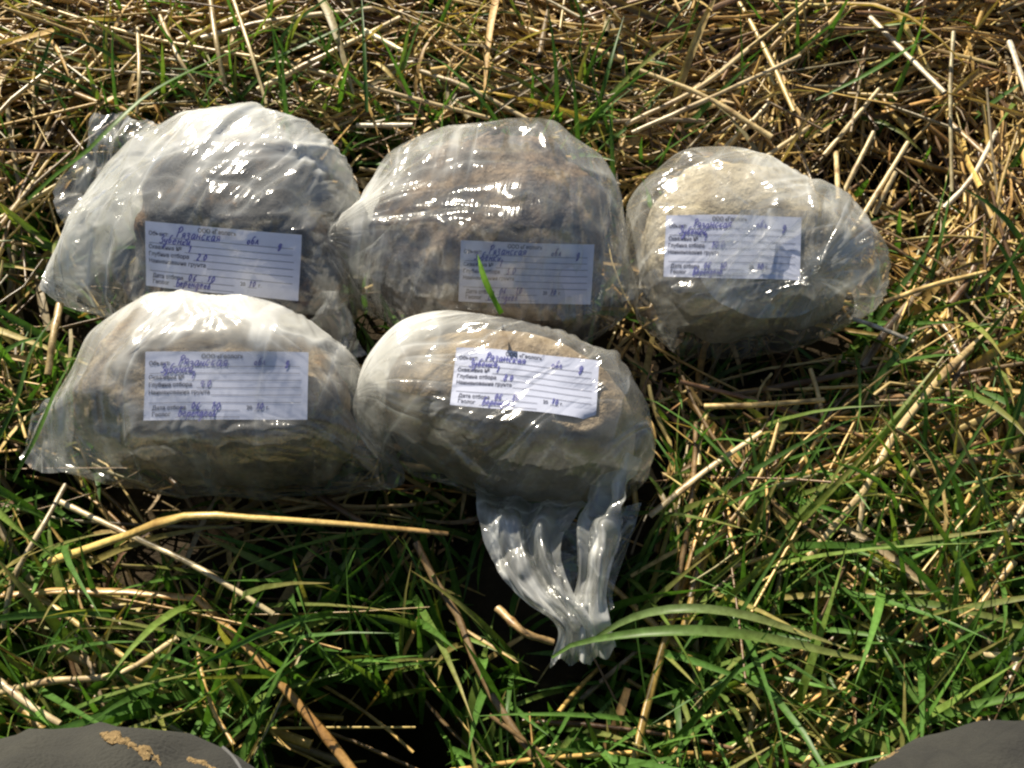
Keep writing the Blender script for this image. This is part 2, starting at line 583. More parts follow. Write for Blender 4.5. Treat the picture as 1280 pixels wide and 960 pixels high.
_TXT = {}
def text2d(body, size):
    if body not in _TXT:
        cu = bpy.data.curves.new('tmp_text', 'FONT')
        cu.body = body
        cu.size = 1.0
        cu.resolution_u = 2
        cu.offset = 0.022
        o = bpy.data.objects.new('tmp_text', cu)
        COL.objects.link(o)
        dg = bpy.context.evaluated_depsgraph_get()
        me = bpy.data.meshes.new_from_object(o.evaluated_get(dg))
        V = np.array([v.co[:2] for v in me.vertices]).reshape(-1, 2)
        F = [list(p.vertices) for p in me.polygons]
        bpy.data.objects.remove(o)
        bpy.data.curves.remove(cu)
        bpy.data.meshes.remove(me)
        _TXT[body] = (V, F)
    V, F = _TXT[body]
    return V*size, F

CW, CH = 102.0, 48.0                           # card in millimetres (x right, y up from the lower edge)
def card_contents(depth, rng, seed):
    pr, pen = [], []
    def put(s, x, y, size):
        V, F = text2d(s, size)
        if len(V):
            V = V*np.array([0.86, 1.0])
            pr.append((V+np.array([x, y]), F))
    put('ООО «Геолог»', 35, 43.2, 4.4)
    put('Объект:', 2.5, 38.2, 4.2)
    put('Скважина №', 2.5, 28.4, 4.2)
    put('Глубина отбора', 2.5, 23.2, 4.2)
    put('Наименование грунта', 2.5, 18.0, 4.2)
    put('Дата отбора', 5.0, 7.2, 4.2)
    put('20', 64, 7.2, 4.0)
    put('г.', 76, 7.2, 4.0)
    put('Геолог', 5.0, 2.6, 4.2)
    for x0, x1, y in ((17, 97, 37.4), (3, 97, 32.6), (27, 98, 27.6), (33, 98, 22.4), (42, 98, 17.2), (3, 98, 12.0), (28, 60, 6.5), (69, 75, 6.5), (20, 60, 1.9)):
        lx = np.linspace(x0, x1, 24)
        v, f = ribbon2d(np.stack([lx, np.full(24, y)], 1), 0.34)
        pr.append((v, f.tolist()))
    pen += pen_strokes('Рязанская', 21, 38.0, 3.6, rng)
    pen += pen_strokes('обл', 68, 38.4, 3.0, rng)
    pen += pen_strokes('д', 88, 38.4, 3.0, rng)
    pen += pen_strokes('Зубенки', 10, 33.0, 3.3, rng)
    pen += pen_strokes('1', 29, 28.4, 3.2, rng)
    pen += pen_strokes(depth, 35, 23.0, 3.3, rng)
    pen += pen_strokes('06 . 10', 30, 7.2, 3.2, rng)
    pen += pen_strokes('10', 69.5, 7.2, 2.8, rng)
    pen += pen_strokes('Берендеев', 22, 2.6, 2.9, rng)
    return pr, pen

class Card:
    """Rectangular paper slip lying against the soil; corner pixels are met by the bag's smooth surface."""
    def __init__(s, corners, bvh):
        hits = []
        for px, py in corners:                # tl, tr, br, bl
            d = ray(px, py)
            h = bvh.ray_cast(Vector(CAM), Vector(d))[0]
            hits.append(np.array(h))
        tl, tr, br, bl = hits
        c = (tl+tr+br+bl)/4
        ex = (tr-tl+br-bl)/2
        ey = (tl-bl+tr-br)/2
        W = np.linalg.norm(ex)
        ex = ex/W
        ey = ey-ex*(ey@ex)
        H = np.linalg.norm(ey)
        ey /= H
        s.n = np.cross(ex, ey)
        s.c, s.ex, s.ey = c, ex, ey
        s.W, s.H = W, H
        s.bow = 0.0022
        s.ph = float(corners[0][0])*0.37
    def pos(s, X, Y, off=0.0):
        """X,Y in 0..1 card coordinates"""
        a = (X-0.5)*s.W; b = (Y-0.5)*s.H
        k = s.bow*(1-(2*X-1)**2)+0.0009*np.sin(X*(6+s.ph % 4)+Y*3+s.ph)
        return s.c+np.multiply.outer(a, s.ex)+np.multiply.outer(b, s.ey)+np.multiply.outer(k+off, s.n)
    def uvh(s, P):
        Q = P-s.c
        X = (Q@s.ex)/s.W+0.5; Y = (Q@s.ey)/s.H+0.5
        k = s.bow*(1-np.clip(2*X-1, -1.2, 1.2)**2)+0.0009*np.sin(X*(6+s.ph % 4)+Y*3+s.ph)
        return X, Y, Q@s.n-k
    def flatten(s, P, lift):
        X, Y, h = s.uvh(P)
        d = np.maximum(np.abs(X-0.5)*s.W-s.W/2, np.abs(Y-0.5)*s.H-s.H/2)
        w = 1-sstep(0.001, 0.016, d)
        w = np.where(h < -0.03, 0, w)
        return P-(w*(h-lift))[..., None]*s.n
    def build(s, label, depth, seed, dogear=False):
        rng = np.random.default_rng(seed)
        c0 = s.pos(0.5, 0.0)
        root = empty('paper_label', c0, label, 'label', 'handwritten paper labels inside the bags')
        n, m = 25, 13
        U, Vv = np.meshgrid(np.linspace(0, 1, n), np.linspace(0, 1, m), indexing='ij')
        off = np.zeros_like(U)
        if dogear:
            off = np.clip((U-0.86)/0.14+(0.16-Vv)/0.16-1.0, 0, None)*(-0.004)
        P = s.pos(U, Vv)+off[..., None]*s.n
        V = P.reshape(-1, 3)
        under(mesh_obj('paper_card', V, gridF(n, m)[:, ::1], M_PAPER), root)
        pr, pen = card_contents(depth, rng, seed)
        vs, fs = [], []
        k = 0
        for v, f in pr:
            vs.append(v); fs += [[i+k for i in q] for q in f]; k += len(v)
        v2 = np.vstack(vs)
        under(mesh_obj('printed_form', s.pos(v2[:, 0]/CW, v2[:, 1]/CH, 0.00022), fs, M_PRINT, smooth=False), root)
        vs, fs = [], []
        k = 0
        for ln in pen:
            v, f = ribbon2d(ln, 0.75)
            vs.append(v); fs.append(f+k); k += len(v)
        v2 = np.vstack(vs)
        under(mesh_obj('handwriting', s.pos(v2[:, 0]/CW, v2[:, 1]/CH, 0.00038), np.vstack(fs), M_PEN, smooth=False), root)
        return root

SOLID = []                                     # point clouds of everything straw and grass must stay out of
OCC = []                                       # (verts, quads) of the bags, for visibility counts

def film_mesh(name, X, milk, root, cr1, cr2):
    n, m = X.shape[:2]
    V = X.reshape(-1, 3)
    F = gridF(n, m)
    SOLID.append(V)
    OCC.append((V, F))
    return under(mesh_obj(name, V, F, M_FILM, attrs={'milk': milk.ravel(), 'crease': cr1.reshape(-1, 3), 'crease_radial': cr2.reshape(-1, 3)}), root)

def patch(bottom, top, n, m, seed):
    """Loose film between two edge curves given as (px,py,z) lists -> grid n (along) x m (across)"""
    A = spline([at(*p) for p in bottom], n)
    Bc = spline([at(*p) for p in top], n)
    t = np.linspace(0, 1, m)[None, :, None]
    return A[:, None]*(1-t)+Bc[:, None]*t

def loose_film(name, e0, e1, root, n=70, m=60, pleat=5, amp=0.005, slack=0.12, milk=0.3, seed=1, along=0, iters=120, cap=0.012, env=None, ragged=0.006):
    B = patch(e0, e1, n, m, seed)
    N = grid_normals(B)
    if N[..., 2].mean() < 0: N = -N
    S, T = np.meshgrid(np.linspace(0, 1, n), np.linspace(0, 1, m), indexing='ij')
    rr = np.random.default_rng(seed)
    k = (T if along == 0 else S); L = (S if along == 0 else T)
    ph = rr.random(3)*6
    wv = 1.5*vnoise(np.stack([k*pleat*1.5+ph[0]+0.5*np.sin(L*4+ph[1]), L*2.2, np.full_like(k, ph[2])], -1), 1.0)
    dl = np.gradient(B, axis=0 if along == 0 else 1)
    dl /= np.maximum(np.linalg.norm(dl, axis=-1, keepdims=True), 1e-9)
    B = B+dl*(ragged*vnoise(np.stack([k*5+seed, np.zeros_like(k), np.full_like(k, 3.3)], -1), 1.0)*L**3)[..., None]
    e = 1.0 if env is None else np.interp(L, np.linspace(0, 1, len(env)), env)
    B = B+N*(amp*(0.7+wv+1.4*fbm(B+seed, 34, 3))*e)[..., None]
    N = grid_normals(B)
    if N[..., 2].mean() < 0: N = -N
    d = np.gradient(B, axis=0 if along == 0 else 1)
    d /= np.maximum(np.linalg.norm(d, axis=-1, keepdims=True), 1e-9)
    wk = np.linalg.norm(np.diff(B, axis=1 if along == 0 else 0), axis=-1).sum(1 if along == 0 else 0).mean()
    wl_ = np.linalg.norm(np.diff(B, axis=0 if along == 0 else 1), axis=-1).sum(0 if along == 0 else 1).mean()
    cr1 = np.stack([k*wk*120, L*wl_*20, np.full_like(k, seed*2.3)], -1)
    cr2 = np.stack([(k*wk+0.5*L*wl_)*80, (L*wl_-0.5*k*wk)*22, np.full_like(k, seed*5.1)], -1)
    X = crumple(B, N, d, cr1, cr2, slack, iters, 0.003, seed, cap, -cap*0.7, pin=False)
    return film_mesh(name, X, np.full((n, m), milk), root, cr1, cr2)

def make_bag(spec):
    D = Dome(spec['outline'], spec['peak'], spec['h'], k=spec.get('k', 5))
    n, m = spec.get('res', (160, 136))
    u = np.linspace(-1, 1, n)[:, None]*np.ones((1, m)); v = np.linspace(-1, 1, m)[None]*np.ones((n, 1))
    B = D.surf(u, v)
    B0 = B.copy()
    lump = spec.get('lump', 0.003)
    N = grid_normals(B)
    if N[n//2, m//2, 2] < 0: N = -N
    B = B+N*(lump*fbm(B+spec['seed'], 26, 2))[..., None]
    F = gridF(n, m)
    bvh = BVHTree.FromPolygons([tuple(p) for p in B.reshape(-1, 3)], F.tolist())
    card = Card(spec['card'], bvh)
    B = card.flatten(B, 0.0011)
    N = grid_normals(B)
    if N[n//2, m//2, 2] < 0: N = -N
    # folds run towards the gather points of the bag
    fold = np.zeros_like(B)
    for gx, gy, gz, w in spec['gather']:
        g = at(gx, gy, gz)
        dv = B-g
        r2 = (dv*dv).sum(-1, keepdims=True)
        fold += w*dv/np.maximum(r2, 1e-5)
    fold -= (fold*N).sum(-1, keepdims=True)*N
    fold /= np.maximum(np.linalg.norm(fold, axis=-1, keepdims=True), 1e-9)
    nz = 0.5+0.5*vnoise(B+3.1*spec['seed'], 14)
    cX, cY, cH = card.uvh(B)
    cmask = (1-sstep(-0.004, 0.008, np.maximum(np.abs(cX-0.5)*card.W-card.W/2, np.abs(cY-0.5)*card.H-card.H/2)))*(cH > -0.02)
    sl = 1.1*spec.get('slack', 0.07)*(0.25+1.3*nz)
    an = math.radians(spec.get('dir', 60))
    dv = np.array([math.cos(an), math.sin(an)])
    Bc = B0[..., :2]-D.c[:2]
    wrp = 0.012*vnoise(B0+spec['seed']*2.2, 12)
    cr1 = np.stack([(Bc@np.array([-dv[1], dv[0]])+wrp)*95, (Bc@dv-0.9*B0[..., 2])*9, np.full(B.shape[:2], spec['seed']*3.7)], -1)
    g = at(*spec['gather'][0][:3])
    Bg = B0-g
    cr2 = np.stack([np.arctan2(Bg[..., 1], Bg[..., 0])*7.0+wrp*60, np.linalg.norm(Bg, axis=-1)*16, np.full(B.shape[:2], spec['seed']*5.9)], -1)
    X = crumple(B, N, fold, cr1, cr2, sl*(1-0.6*cmask), spec.get('iters', 120), 0.0065*(1-0.75*cmask), spec['seed'], spec.get('cap', 0.012))
    root = empty('sample_bag', D.c*np.array([1, 1, 0])+np.array([0, 0, -0.02]), spec['label'], 'bag', 'clear plastic bags of soil')
    mk = 0.03+0.5*spec.get('milk', 0.1)+0.5*spec.get('milk_var', 0.15)*np.clip(vnoise(B+7.7*spec['seed'], 18)+0.1, 0, 1)
    for gx, gy, gz, rad, add in spec.get('haze_glare', []):  # white blobs: sun glare painted into the film, over its own milky haze
        g = at(gx, gy, gz)
        mk = mk+add*np.exp(-((X-g)**2).sum(-1)/(rad*rad))
    mk = mk*(1-0.75*cmask)
    film_mesh('plastic_film', X, np.clip(mk, 0, 0.95), root, cr1, cr2)
    # soil
    SD = Dome(spec['soil_outline'], spec.get('soil_peak', spec['peak']), spec['h']-spec.get('soil_drop', 0.004), k=14)
    n2, m2 = 130, 110
    u = np.linspace(-1, 1, n2)[:, None]*np.ones((1, m2)); v = np.linspace(-1, 1, m2)[None]*np.ones((n2, 1))
    S = SD.surf(u, v)
    NS = grid_normals(S)
    if NS[n2//2, m2//2, 2] < 0: NS = -NS
    q = fbm(S+1.3*spec['seed'], spec.get('clod', 38), 4, 0.55)
    S = S+NS*(1.25*spec.get('rough', 0.005)*(q-0.35))[..., None]
    X2, Y2, h2 = card.uvh(S)
    dd = np.maximum(np.abs(X2-0.5)*card.W-card.W/2, np.abs(Y2-0.5)*card.H-card.H/2)
    over = np.where((dd < 0.012) & (h2 > -0.03), np.clip(h2+0.0015+0.12*np.clip(dd, 0, 1), 0, None), 0)
    S = S-over[..., None]*card.n
    # keep the soil inside the film
    bv = BVHTree.FromPolygons([tuple(p) for p in B.reshape(-1, 3)], F.tolist())
    Sf = S.reshape(-1, 3)
    for i in range(len(Sf)):
        hit = bv.ray_cast(Vector((Sf[i, 0], Sf[i, 1], 0.4)), Vector((0, 0, -1)))
        lim = hit[0].z-0.0016 if hit[0] is not None else -0.012
        if Sf[i, 2] > lim: Sf[i, 2] = lim
    so = mesh_obj('soil_sample', Sf, gridF(n2, m2), mat_soil('soil_'+str(spec['seed']), spec['soil'], spec.get('tex', 38), spec.get('wet', 0.5)))
    tag(so, spec['soil_label'], 'soil', 'bagged soil samples')
    card.build(spec['card_label'], spec['depth'], spec['seed'], spec.get('dogear', False))
    for kw in spec.get('loose', []):
        loose_film(root=root, **kw)
    return root

DARK = [(0.32, (0.016, 0.015, 0.016)), (0.52, (0.045, 0.04, 0.04)), (0.60, (0.22, 0.13, 0.065)), (0.75, (0.36, 0.25, 0.15))]
BROWN = [(0.32, (0.03, 0.023, 0.018)), (0.45, (0.10, 0.075, 0.06)), (0.57, (0.27, 0.19, 0.125)), (0.75, (0.42, 0.33, 0.24))]
PALE = [(0.3, (0.34, 0.28, 0.19)), (0.5, (0.52, 0.45, 0.33)), (0.7, (0.66, 0.59, 0.46))]
MIXED = [(0.3, (0.07, 0.05, 0.035)), (0.45, (0.26, 0.195, 0.12)), (0.58, (0.50, 0.40, 0.27)), (0.72, (0.52, 0.30, 0.12))]
TAN = [(0.3, (0.26, 0.19, 0.12)), (0.5, (0.42, 0.325, 0.215)), (0.7, (0.55, 0.45, 0.32))]

BAGS = [
 dict(seed=1, dir=62, h=0.082, peak=(285, 190), k=4,
  outline=[(40, 362, .002, 2.6), (100, 270, .02, 1.5), (160, 190, .04, 1.0), (230, 142, .055, .8), (310, 130, .056, .7), (390, 150, .055, .8), (440, 205, .04, 1.0), (452, 255, .02, 1.2),
           (446, 330, .008, 1.0), (445, 405, .004, .8), (380, 428, .006, .7), (250, 425, .006, .8), (150, 395, .005, 1.5)],
  soil_outline=[(165, 330, .02, .9), (185, 240, .04, .8), (235, 180, .05, .7), (310, 158, .05, .7), (390, 180, .05, .7), (428, 250, .03, .8), (432, 330, .01, .7), (415, 395, .006, .6), (300, 412, .006, .6), (195, 390, .006, .7)],
  card=[(183, 275), (377, 295), (373, 375), (181, 358)], gather=[(60, 356, .0, 1.0), (290, 330, .05, .6)],
  milk=.10, milk_var=.15, haze_glare=[(290, 140, .07, .045, .75), (150, 250, .035, .045, .42), (100, 330, .01, .05, .25), (425, 215, .05, .035, .25)], slack=.085, depth='2.0',
  soil=DARK, label='clear plastic bag of dark soil with milky white top and pointed corner', soil_label='dark grey soil with brown streaks behind the label reading 2.0',
  card_label='bluish paper label reading 2.0 in the bag of dark streaked soil',
  loose=[dict(name='bag_ear', e0=[(72, 245, .0), (90, 300, .0), (135, 335, .01)], e1=[(130, 148, .015), (165, 150, .02), (215, 175, .03)], n=46, m=40, pleat=2.5, amp=.006, milk=.22, seed=21, along=1),
         ]),
 dict(seed=2, dir=80, h=0.080, peak=(610, 225), k=4,
  outline=[(380, 322, .026, 2.2), (455, 250, .035, 1.2), (490, 195, .045, .9), (560, 162, .055, .7), (640, 150, .055, .7), (700, 155, .05, .8), (755, 205, .035, .9), (778, 290, .02, .9),
           (795, 385, .006, 1.2), (720, 425, .004, .9), (620, 432, .004, .8), (520, 425, .004, .9), (460, 375, .008, 1.4)],
  soil_outline=[(452, 320, .02, 1.0), (475, 250, .03, .9), (515, 195, .045, .7), (620, 165, .05, .6), (710, 180, .04, .7), (752, 260, .025, .8), (765, 350, .008, .7), (720, 405, .004, .6), (560, 415, .004, .6), (480, 375, .006, .8)],
  card=[(577, 300), (742, 306), (739, 380), (572, 377)], gather=[(411, 322, .02, 1.0), (690, 150, .06, .6)],
  milk=.05, milk_var=.12, haze_glare=[(465, 270, .035, .035, .7), (560, 185, .07, .03, .2), (740, 240, .04, .035, .2)], slack=.075, depth='3.0', cap=.011,
  soil=BROWN, label='clear plastic bag of brown and grey soil with pointed corner and bright creases', soil_label='brown and dark grey soil lumps behind the shaded label',
  card_label='bluish shaded paper label crossed by a green grass blade', 
  loose=[dict(name='folded_flap', e0=[(470, 300, .062), (540, 240, .092), (650, 228, .095), (768, 218, .07)], e1=[(430, 330, .04), (520, 370, .045), (640, 395, .035), (790, 380, .02)], n=70, m=50, pleat=5, amp=.003, milk=.05, seed=22, along=1, slack=.06, env=[.3, 1, 1]),
         ]),
 dict(seed=3, dir=35, h=0.074, peak=(920, 255), k=5,
  outline=[(785, 330, .012, 1.2), (785, 250, .025, 1.2), (830, 205, .03, 1.0), (900, 185, .045, .8), (960, 190, .05, .8), (1020, 240, .035, .9), (1065, 262, .025, 1.1), (1108, 335, .012, 1.1), (1105, 370, .006, 1.2),
           (1040, 412, .005, 1.0), (950, 432, .004, .8), (850, 428, .004, .8), (795, 390, .006, 1.0)],
  soil_outline=[(800, 320, .012, .9), (805, 260, .03, .8), (850, 215, .035, .8), (910, 200, .045, .7), (970, 210, .045, .7), (1025, 262, .03, .8), (1078, 335, .012, .8), (1040, 395, .005, .7), (900, 412, .005, .6), (820, 390, .005, .7)],
  card=[(836, 268), (1003, 272), (999, 350), (826, 347)], gather=[(1000, 375, .03, 1.0), (800, 220, .02, .8)],
  milk=.06, milk_var=.12, haze_glare=[(965, 215, .06, .035, .35), (800, 350, .01, .04, .2), (1050, 320, .03, .045, .28)], slack=.075, depth='10.0', clod=26, rough=.004,
  soil=PALE, wet=.7, label='clear plastic bag of pale sandy soil beside the straw stubble', soil_label='pale beige soil lump behind the label reading 10.0',
  card_label='sunlit paper label reading 10.0 in the bag of pale soil',
  loose=[dict(name='folded_flap', e0=[(925, 262, .08), (985, 262, .072), (1040, 275, .05), (1085, 305, .03)], e1=[(870, 345, .055), (905, 390, .04), (1000, 388, .035), (1075, 350, .025)], n=60, m=50, pleat=4, amp=.003, milk=.20, seed=23, along=1, slack=.08),
         ]),
 dict(seed=4, dir=70, h=0.080, peak=(255, 425), k=4,
  outline=[(22, 566, .0, 2.2), (75, 500, .015, 1.5), (110, 430, .035, 1.1), (160, 385, .05, .8), (230, 362, .055, .7), (310, 368, .055, .7), (395, 395, .05, .8), (440, 445, .035, .9), (462, 500, .02, 1.0),
           (515, 606, -.002, 2.2), (430, 612, .0, 1.0), (330, 618, .0, .8), (200, 612, .0, .8), (100, 585, .002, 1.3)],
  soil_outline=[(88, 545, .006, 1.0), (105, 480, .025, .9), (140, 415, .04, .8), (220, 382, .05, .7), (320, 386, .05, .7), (400, 420, .04, .8), (440, 490, .02, .8), (450, 570, .002, .8), (380, 600, .0, .6), (240, 604, .0, .6), (130, 580, .0, .8)],
  card=[(181, 439), (384, 441), (386, 524), (180, 526)], gather=[(495, 600, .0, 1.0), (230, 360, .06, .8)],
  milk=.10, milk_var=.16, haze_glare=[(240, 380, .075, .05, .65), (380, 405, .06, .045, .4), (110, 450, .03, .04, .2)], slack=.085, depth='4.0',
  soil=MIXED, label='clear plastic bag of mottled grey and rusty soil behind the bent yellow straw', soil_label='mottled grey beige soil with rusty crumbs behind the label reading 4.0',
  card_label='bluish paper label reading 4.0 in the bag of mottled soil',
  loose=[dict(name='bag_ear', e0=[(398, 405, .03), (430, 440, .035), (462, 440, .02)], e1=[(405, 372, .045), (415, 368, .05), (440, 395, .03)], n=34, m=34, pleat=3, amp=.006, milk=.15, seed=24, along=1),
         dict(name='bag_corner', e0=[(30, 575, .0), (55, 590, .0), (100, 590, .004)], e1=[(38, 535, .006), (60, 510, .015), (95, 500, .02)], n=34, m=30, pleat=2.5, amp=.004, milk=.18, seed=25, along=1)]),
 dict(seed=5, dir=40, h=0.080, peak=(620, 455), k=6,
  outline=[(438, 515, .02, 1.1), (455, 455, .035, .9), (490, 405, .05, .8), (560, 392, .058, .7), (640, 395, .056, .7), (715, 415, .05, .8), (775, 455, .035, .9), (812, 530, .018, .9), (818, 595, .004, .9),
           (780, 628, .0, .8), (700, 640, .0, .7), (600, 622, .0, .7), (500, 575, .004, .8), (455, 550, .012, .9)],
  soil_outline=[(468, 515, .02, .8), (480, 455, .035, .7), (515, 415, .05, .7), (600, 402, .055, .6), (690, 418, .05, .6), (760, 465, .035, .7), (795, 535, .015, .7), (798, 590, .002, .6), (740, 620, .0, .6), (610, 608, .0, .6), (510, 565, .004, .6)],
  card=[(568, 432), (746, 453), (748, 523), (565, 508)], gather=[(440, 515, .02, 1.0), (810, 560, .0, .6)], dogear=True,
  milk=.08, milk_var=.13, haze_glare=[(460, 470, .03, .04, .55), (520, 405, .06, .04, .35), (780, 480, .035, .035, .22)], slack=.08, depth='8.0', clod=18, rough=.003, tex=20,
  soil=TAN, wet=.55, label='clear plastic bag of tan clay with its crumpled open neck on the grass', soil_label='tan clay lump behind the label reading 8.0',
  card_label='bright sunlit paper label with a turned corner on the tan clay',
  loose=[dict(name='bag_neck', e0=[(590, 612, -.01), (600, 665, .012), (640, 735, .014), (695, 780, .014), (690, 826, .004)], e1=[(735, 640, .0), (700, 690, .014), (715, 740, .02), (740, 772, .02), (748, 822, .01)], n=90, m=60, pleat=4.5, amp=.0075, milk=.42, seed=26, along=0, slack=.10, env=[.5, 1, 1, .7, .7], cap=.016),
         dict(name='bag_neck', e0=[(812, 582, .03), (792, 612, .036), (776, 680, .026), (756, 745, .02), (768, 812, .006)], e1=[(748, 600, .010), (736, 655, .012), (724, 715, .02), (714, 762, .018), (704, 822, .008)], n=90, m=50, pleat=3.2, amp=.007, milk=.38, seed=27, along=0, slack=.10, env=[1, 1, 1, .7, .7], cap=.014),
         dict(name='neck_web', e0=[(605, 628, -.01), (680, 645, -.004), (735, 650, -.004), (800, 630, -.004)], e1=[(670, 755, .0), (700, 775, .006), (730, 785, .006), (760, 760, .0)], n=60, m=44, pleat=4, amp=.006, milk=.2, seed=28, along=1, slack=.14)]),
]
for sp in BAGS:
    make_bag(sp)

# occupancy raster of the bags (top height and distance), in ground coordinates
RX0, RY0, RS = -0.6, -0.4, 0.004
RW, RH = 300, 260
TOPZ = np.full((RW, RH), -9.0)
for V in SOLID:
    ix = np.clip(((V[:, 0]-RX0)/RS).astype(int), 1, RW-2)
    iy = np.clip(((V[:, 1]-RY0)/RS).astype(int), 1, RH-2)
    for dx in (-1, 0, 1):
        for dy in (-1, 0, 1):
            np.maximum.at(TOPZ, (ix+dx, iy+dy), V[:, 2])
INS = TOPZ > -5
DISTM = np.where(INS, 0.0, 1.0)
_cur = INS.copy()
for k in range(1, 26):
    g = _cur.copy()
    g[1:] |= _cur[:-1]; g[:-1] |= _cur[1:]; g[:, 1:] |= _cur[:, :-1]; g[:, :-1] |= _cur[:, 1:]
    DISTM[g & ~_cur] = k*RS
    _cur = g
def bag_clear(P, z_room=0.5, base=-0.012, over=False):
    """True when a strand's points keep clear of the bags"""
    ix = np.clip(((P[:, 0]-RX0)/RS).astype(int), 0, RW-1)
    iy = np.clip(((P[:, 1]-RY0)/RS).astype(int), 0, RH-1)
    inside = INS[ix, iy]
    if (inside & (P[:, 2] > -0.026) & ((P[:, 2] < TOPZ[ix, iy]+0.002) | (not over))).any():
        return False
    d = DISTM[ix, iy]
    return not ((~inside) & (d < 0.1) & (P[:, 2] > base+d*z_room)).any()

# ------------------------------------------------------------------ strands: straw, dry leaf, grass
HOLE = at(1118, 232, -0.01)
def in_hole(P):
    return (((P[:, 0]-HOLE[0])/0.052)**2+((P[:, 1]-HOLE[1])/0.050)**2).min() < 1 and P[:, 2].max() > -0.032
def frame(P):
    d = np.gradient(P, axis=0)
    d /= np.maximum(np.linalg.norm(d, axis=1, keepdims=True), 1e-9)
    up = np.array([0, 0, 1.0])
    s = np.cross(d, up)
    ln = np.linalg.norm(s, axis=1, keepdims=True)
    s = np.where(ln < 1e-3, np.array([1.0, 0, 0]), s/np.maximum(ln, 1e-9))
    return d, s, np.cross(s, d)

def tube(P, r, flat=1.0, roll=0.0, col=(1, 1, 1), nodes=(), sides=6, taper=1.0, endcol=None):
    n = len(P)
    d, s, u = frame(P)
    R = np.full(n, r)*(1+0.05*np.sin(np.arange(n)*1.7))
    R = R*np.linspace(1, taper, n)
    C = np.ones((n, 3))*np.array(col)
    if endcol is not None:
        k = (np.linspace(0, 1, n)**2)[:, None]
        C = C*(1-k)+np.array(endcol)*k
    for k in nodes:
        R[k] *= 1.22
        C[k] = C[k]*np.array([0.5, 0.42, 0.36])
    a = np.arange(sides)/sides*2*math.pi
    ca, sa = np.cos(a), np.sin(a)*flat
    cx = ca*math.cos(roll)-sa*math.sin(roll); cy = ca*math.sin(roll)+sa*math.cos(roll)
    V = P[:, None]+R[:, None, None]*(cx[None, :, None]*s[:, None]+cy[None, :, None]*u[:, None])
    Cc = np.repeat(C[:, None], sides, 1)*np.clip(1+RNG.normal(0, .16, (1, sides, 1))+RNG.normal(0, .07, (n, sides, 1)), .5, 1.3)
    V = V+RNG.normal(0, r*0.06, (n, sides, 1))*(V-P[:, None])/r
    V = V.reshape(-1, 3); Cc = Cc.reshape(-1, 3)
    i = np.arange(n-1)[:, None]*sides; j = np.arange(sides)[None]; j2 = (j+1) % sides
    F = np.stack([i+j, i+j2, i+sides+j2, i+sides+j], -1).reshape(-1, 4)
    # dished hollow ends
    e0 = P[0]+d[0]*r*0.9; e1 = P[-1]-d[-1]*r*0.9
    b = len(V)
    V = np.vstack([V, e0, e1]); Cc = np.vstack([Cc, C[0]*0.35, C[-1]*0.35])
    jj = np.arange(sides)
    k0 = np.stack([np.full(sides, b), (jj+1) % sides, jj, jj], 1)
    o = (n-1)*sides
    k1 = np.stack([np.full(sides, b+1), o+jj, o+(jj+1) % sides, o+(jj+1) % sides], 1)
    return V, np.vstack([F, k0, k1]), Cc

def blade(P, w, col, tipcol=None, keel=0.3, twist=0.0, prof=None):
    n = len(P)
    d, s, u = frame(P)
    t = np.linspace(0, 1, n)
    W = w*(np.minimum(1, 0.55+1.6*t)*np.clip(1-t**3.2, 0.02, 1) if prof is None else np.interp(t, np.linspace(0, 1, len(prof)), prof))
    an = twist*t+0.0
    ss = s*np.cos(an)[:, None]+u*np.sin(an)[:, None]
    uu = -s*np.sin(an)[:, None]+u*np.cos(an)[:, None]
    V = np.stack([P-ss*W[:, None]/2+uu*(keel*W/2)[:, None], P, P+ss*W[:, None]/2+uu*(keel*W/2)[:, None]], 1).reshape(-1, 3)
    C = np.array(col)*np.ones((n, 3))
    if tipcol is not None:
        k = (t**3)[:, None]
        C = C*(1-k)+np.array(tipcol)*k
    C = np.repeat(C[:, None], 3, 1)
    C[:, 1] *= 1.18
    F = gridF(n, 3)
    return V, F, C.reshape(-1, 3)

STRAND = []                                    # dicts: kind, V, F, C, hero(name,label,cat,group) or None
def add(kind, g, hero=None, w=0.0, node=False):
    STRAND.append(dict(kind=kind, V=g[0], F=g[1], C=g[2], hero=hero, c=g[0].mean(0), w=w, node=node))

def straw_color(rng, pale=0.0):
    r = rng.random()
    if r < 0.24: c = (0.22, 0.14, 0.07)
    elif r < 0.38: c = (0.34, 0.28, 0.17)
    elif r < 0.72: c = (0.56, 0.375, 0.125)
    else: c = (0.66, 0.49, 0.20)
    return np.clip(np.array(c)*(0.8+0.4*rng.random())*(1+rng.normal(0, .04, 3)), 0.02, 0.85)

def grass_color(rng):
    r = rng.random()
    if r < 0.62: c = (0.078, 0.172, 0.036)
    elif r < 0.85: c = (0.12, 0.25, 0.05)
    elif r < 0.95: c = (0.18, 0.27, 0.06)
    else: c = (0.30, 0.26, 0.09)
    return np.array(c)*(0.75+0.5*rng.random())

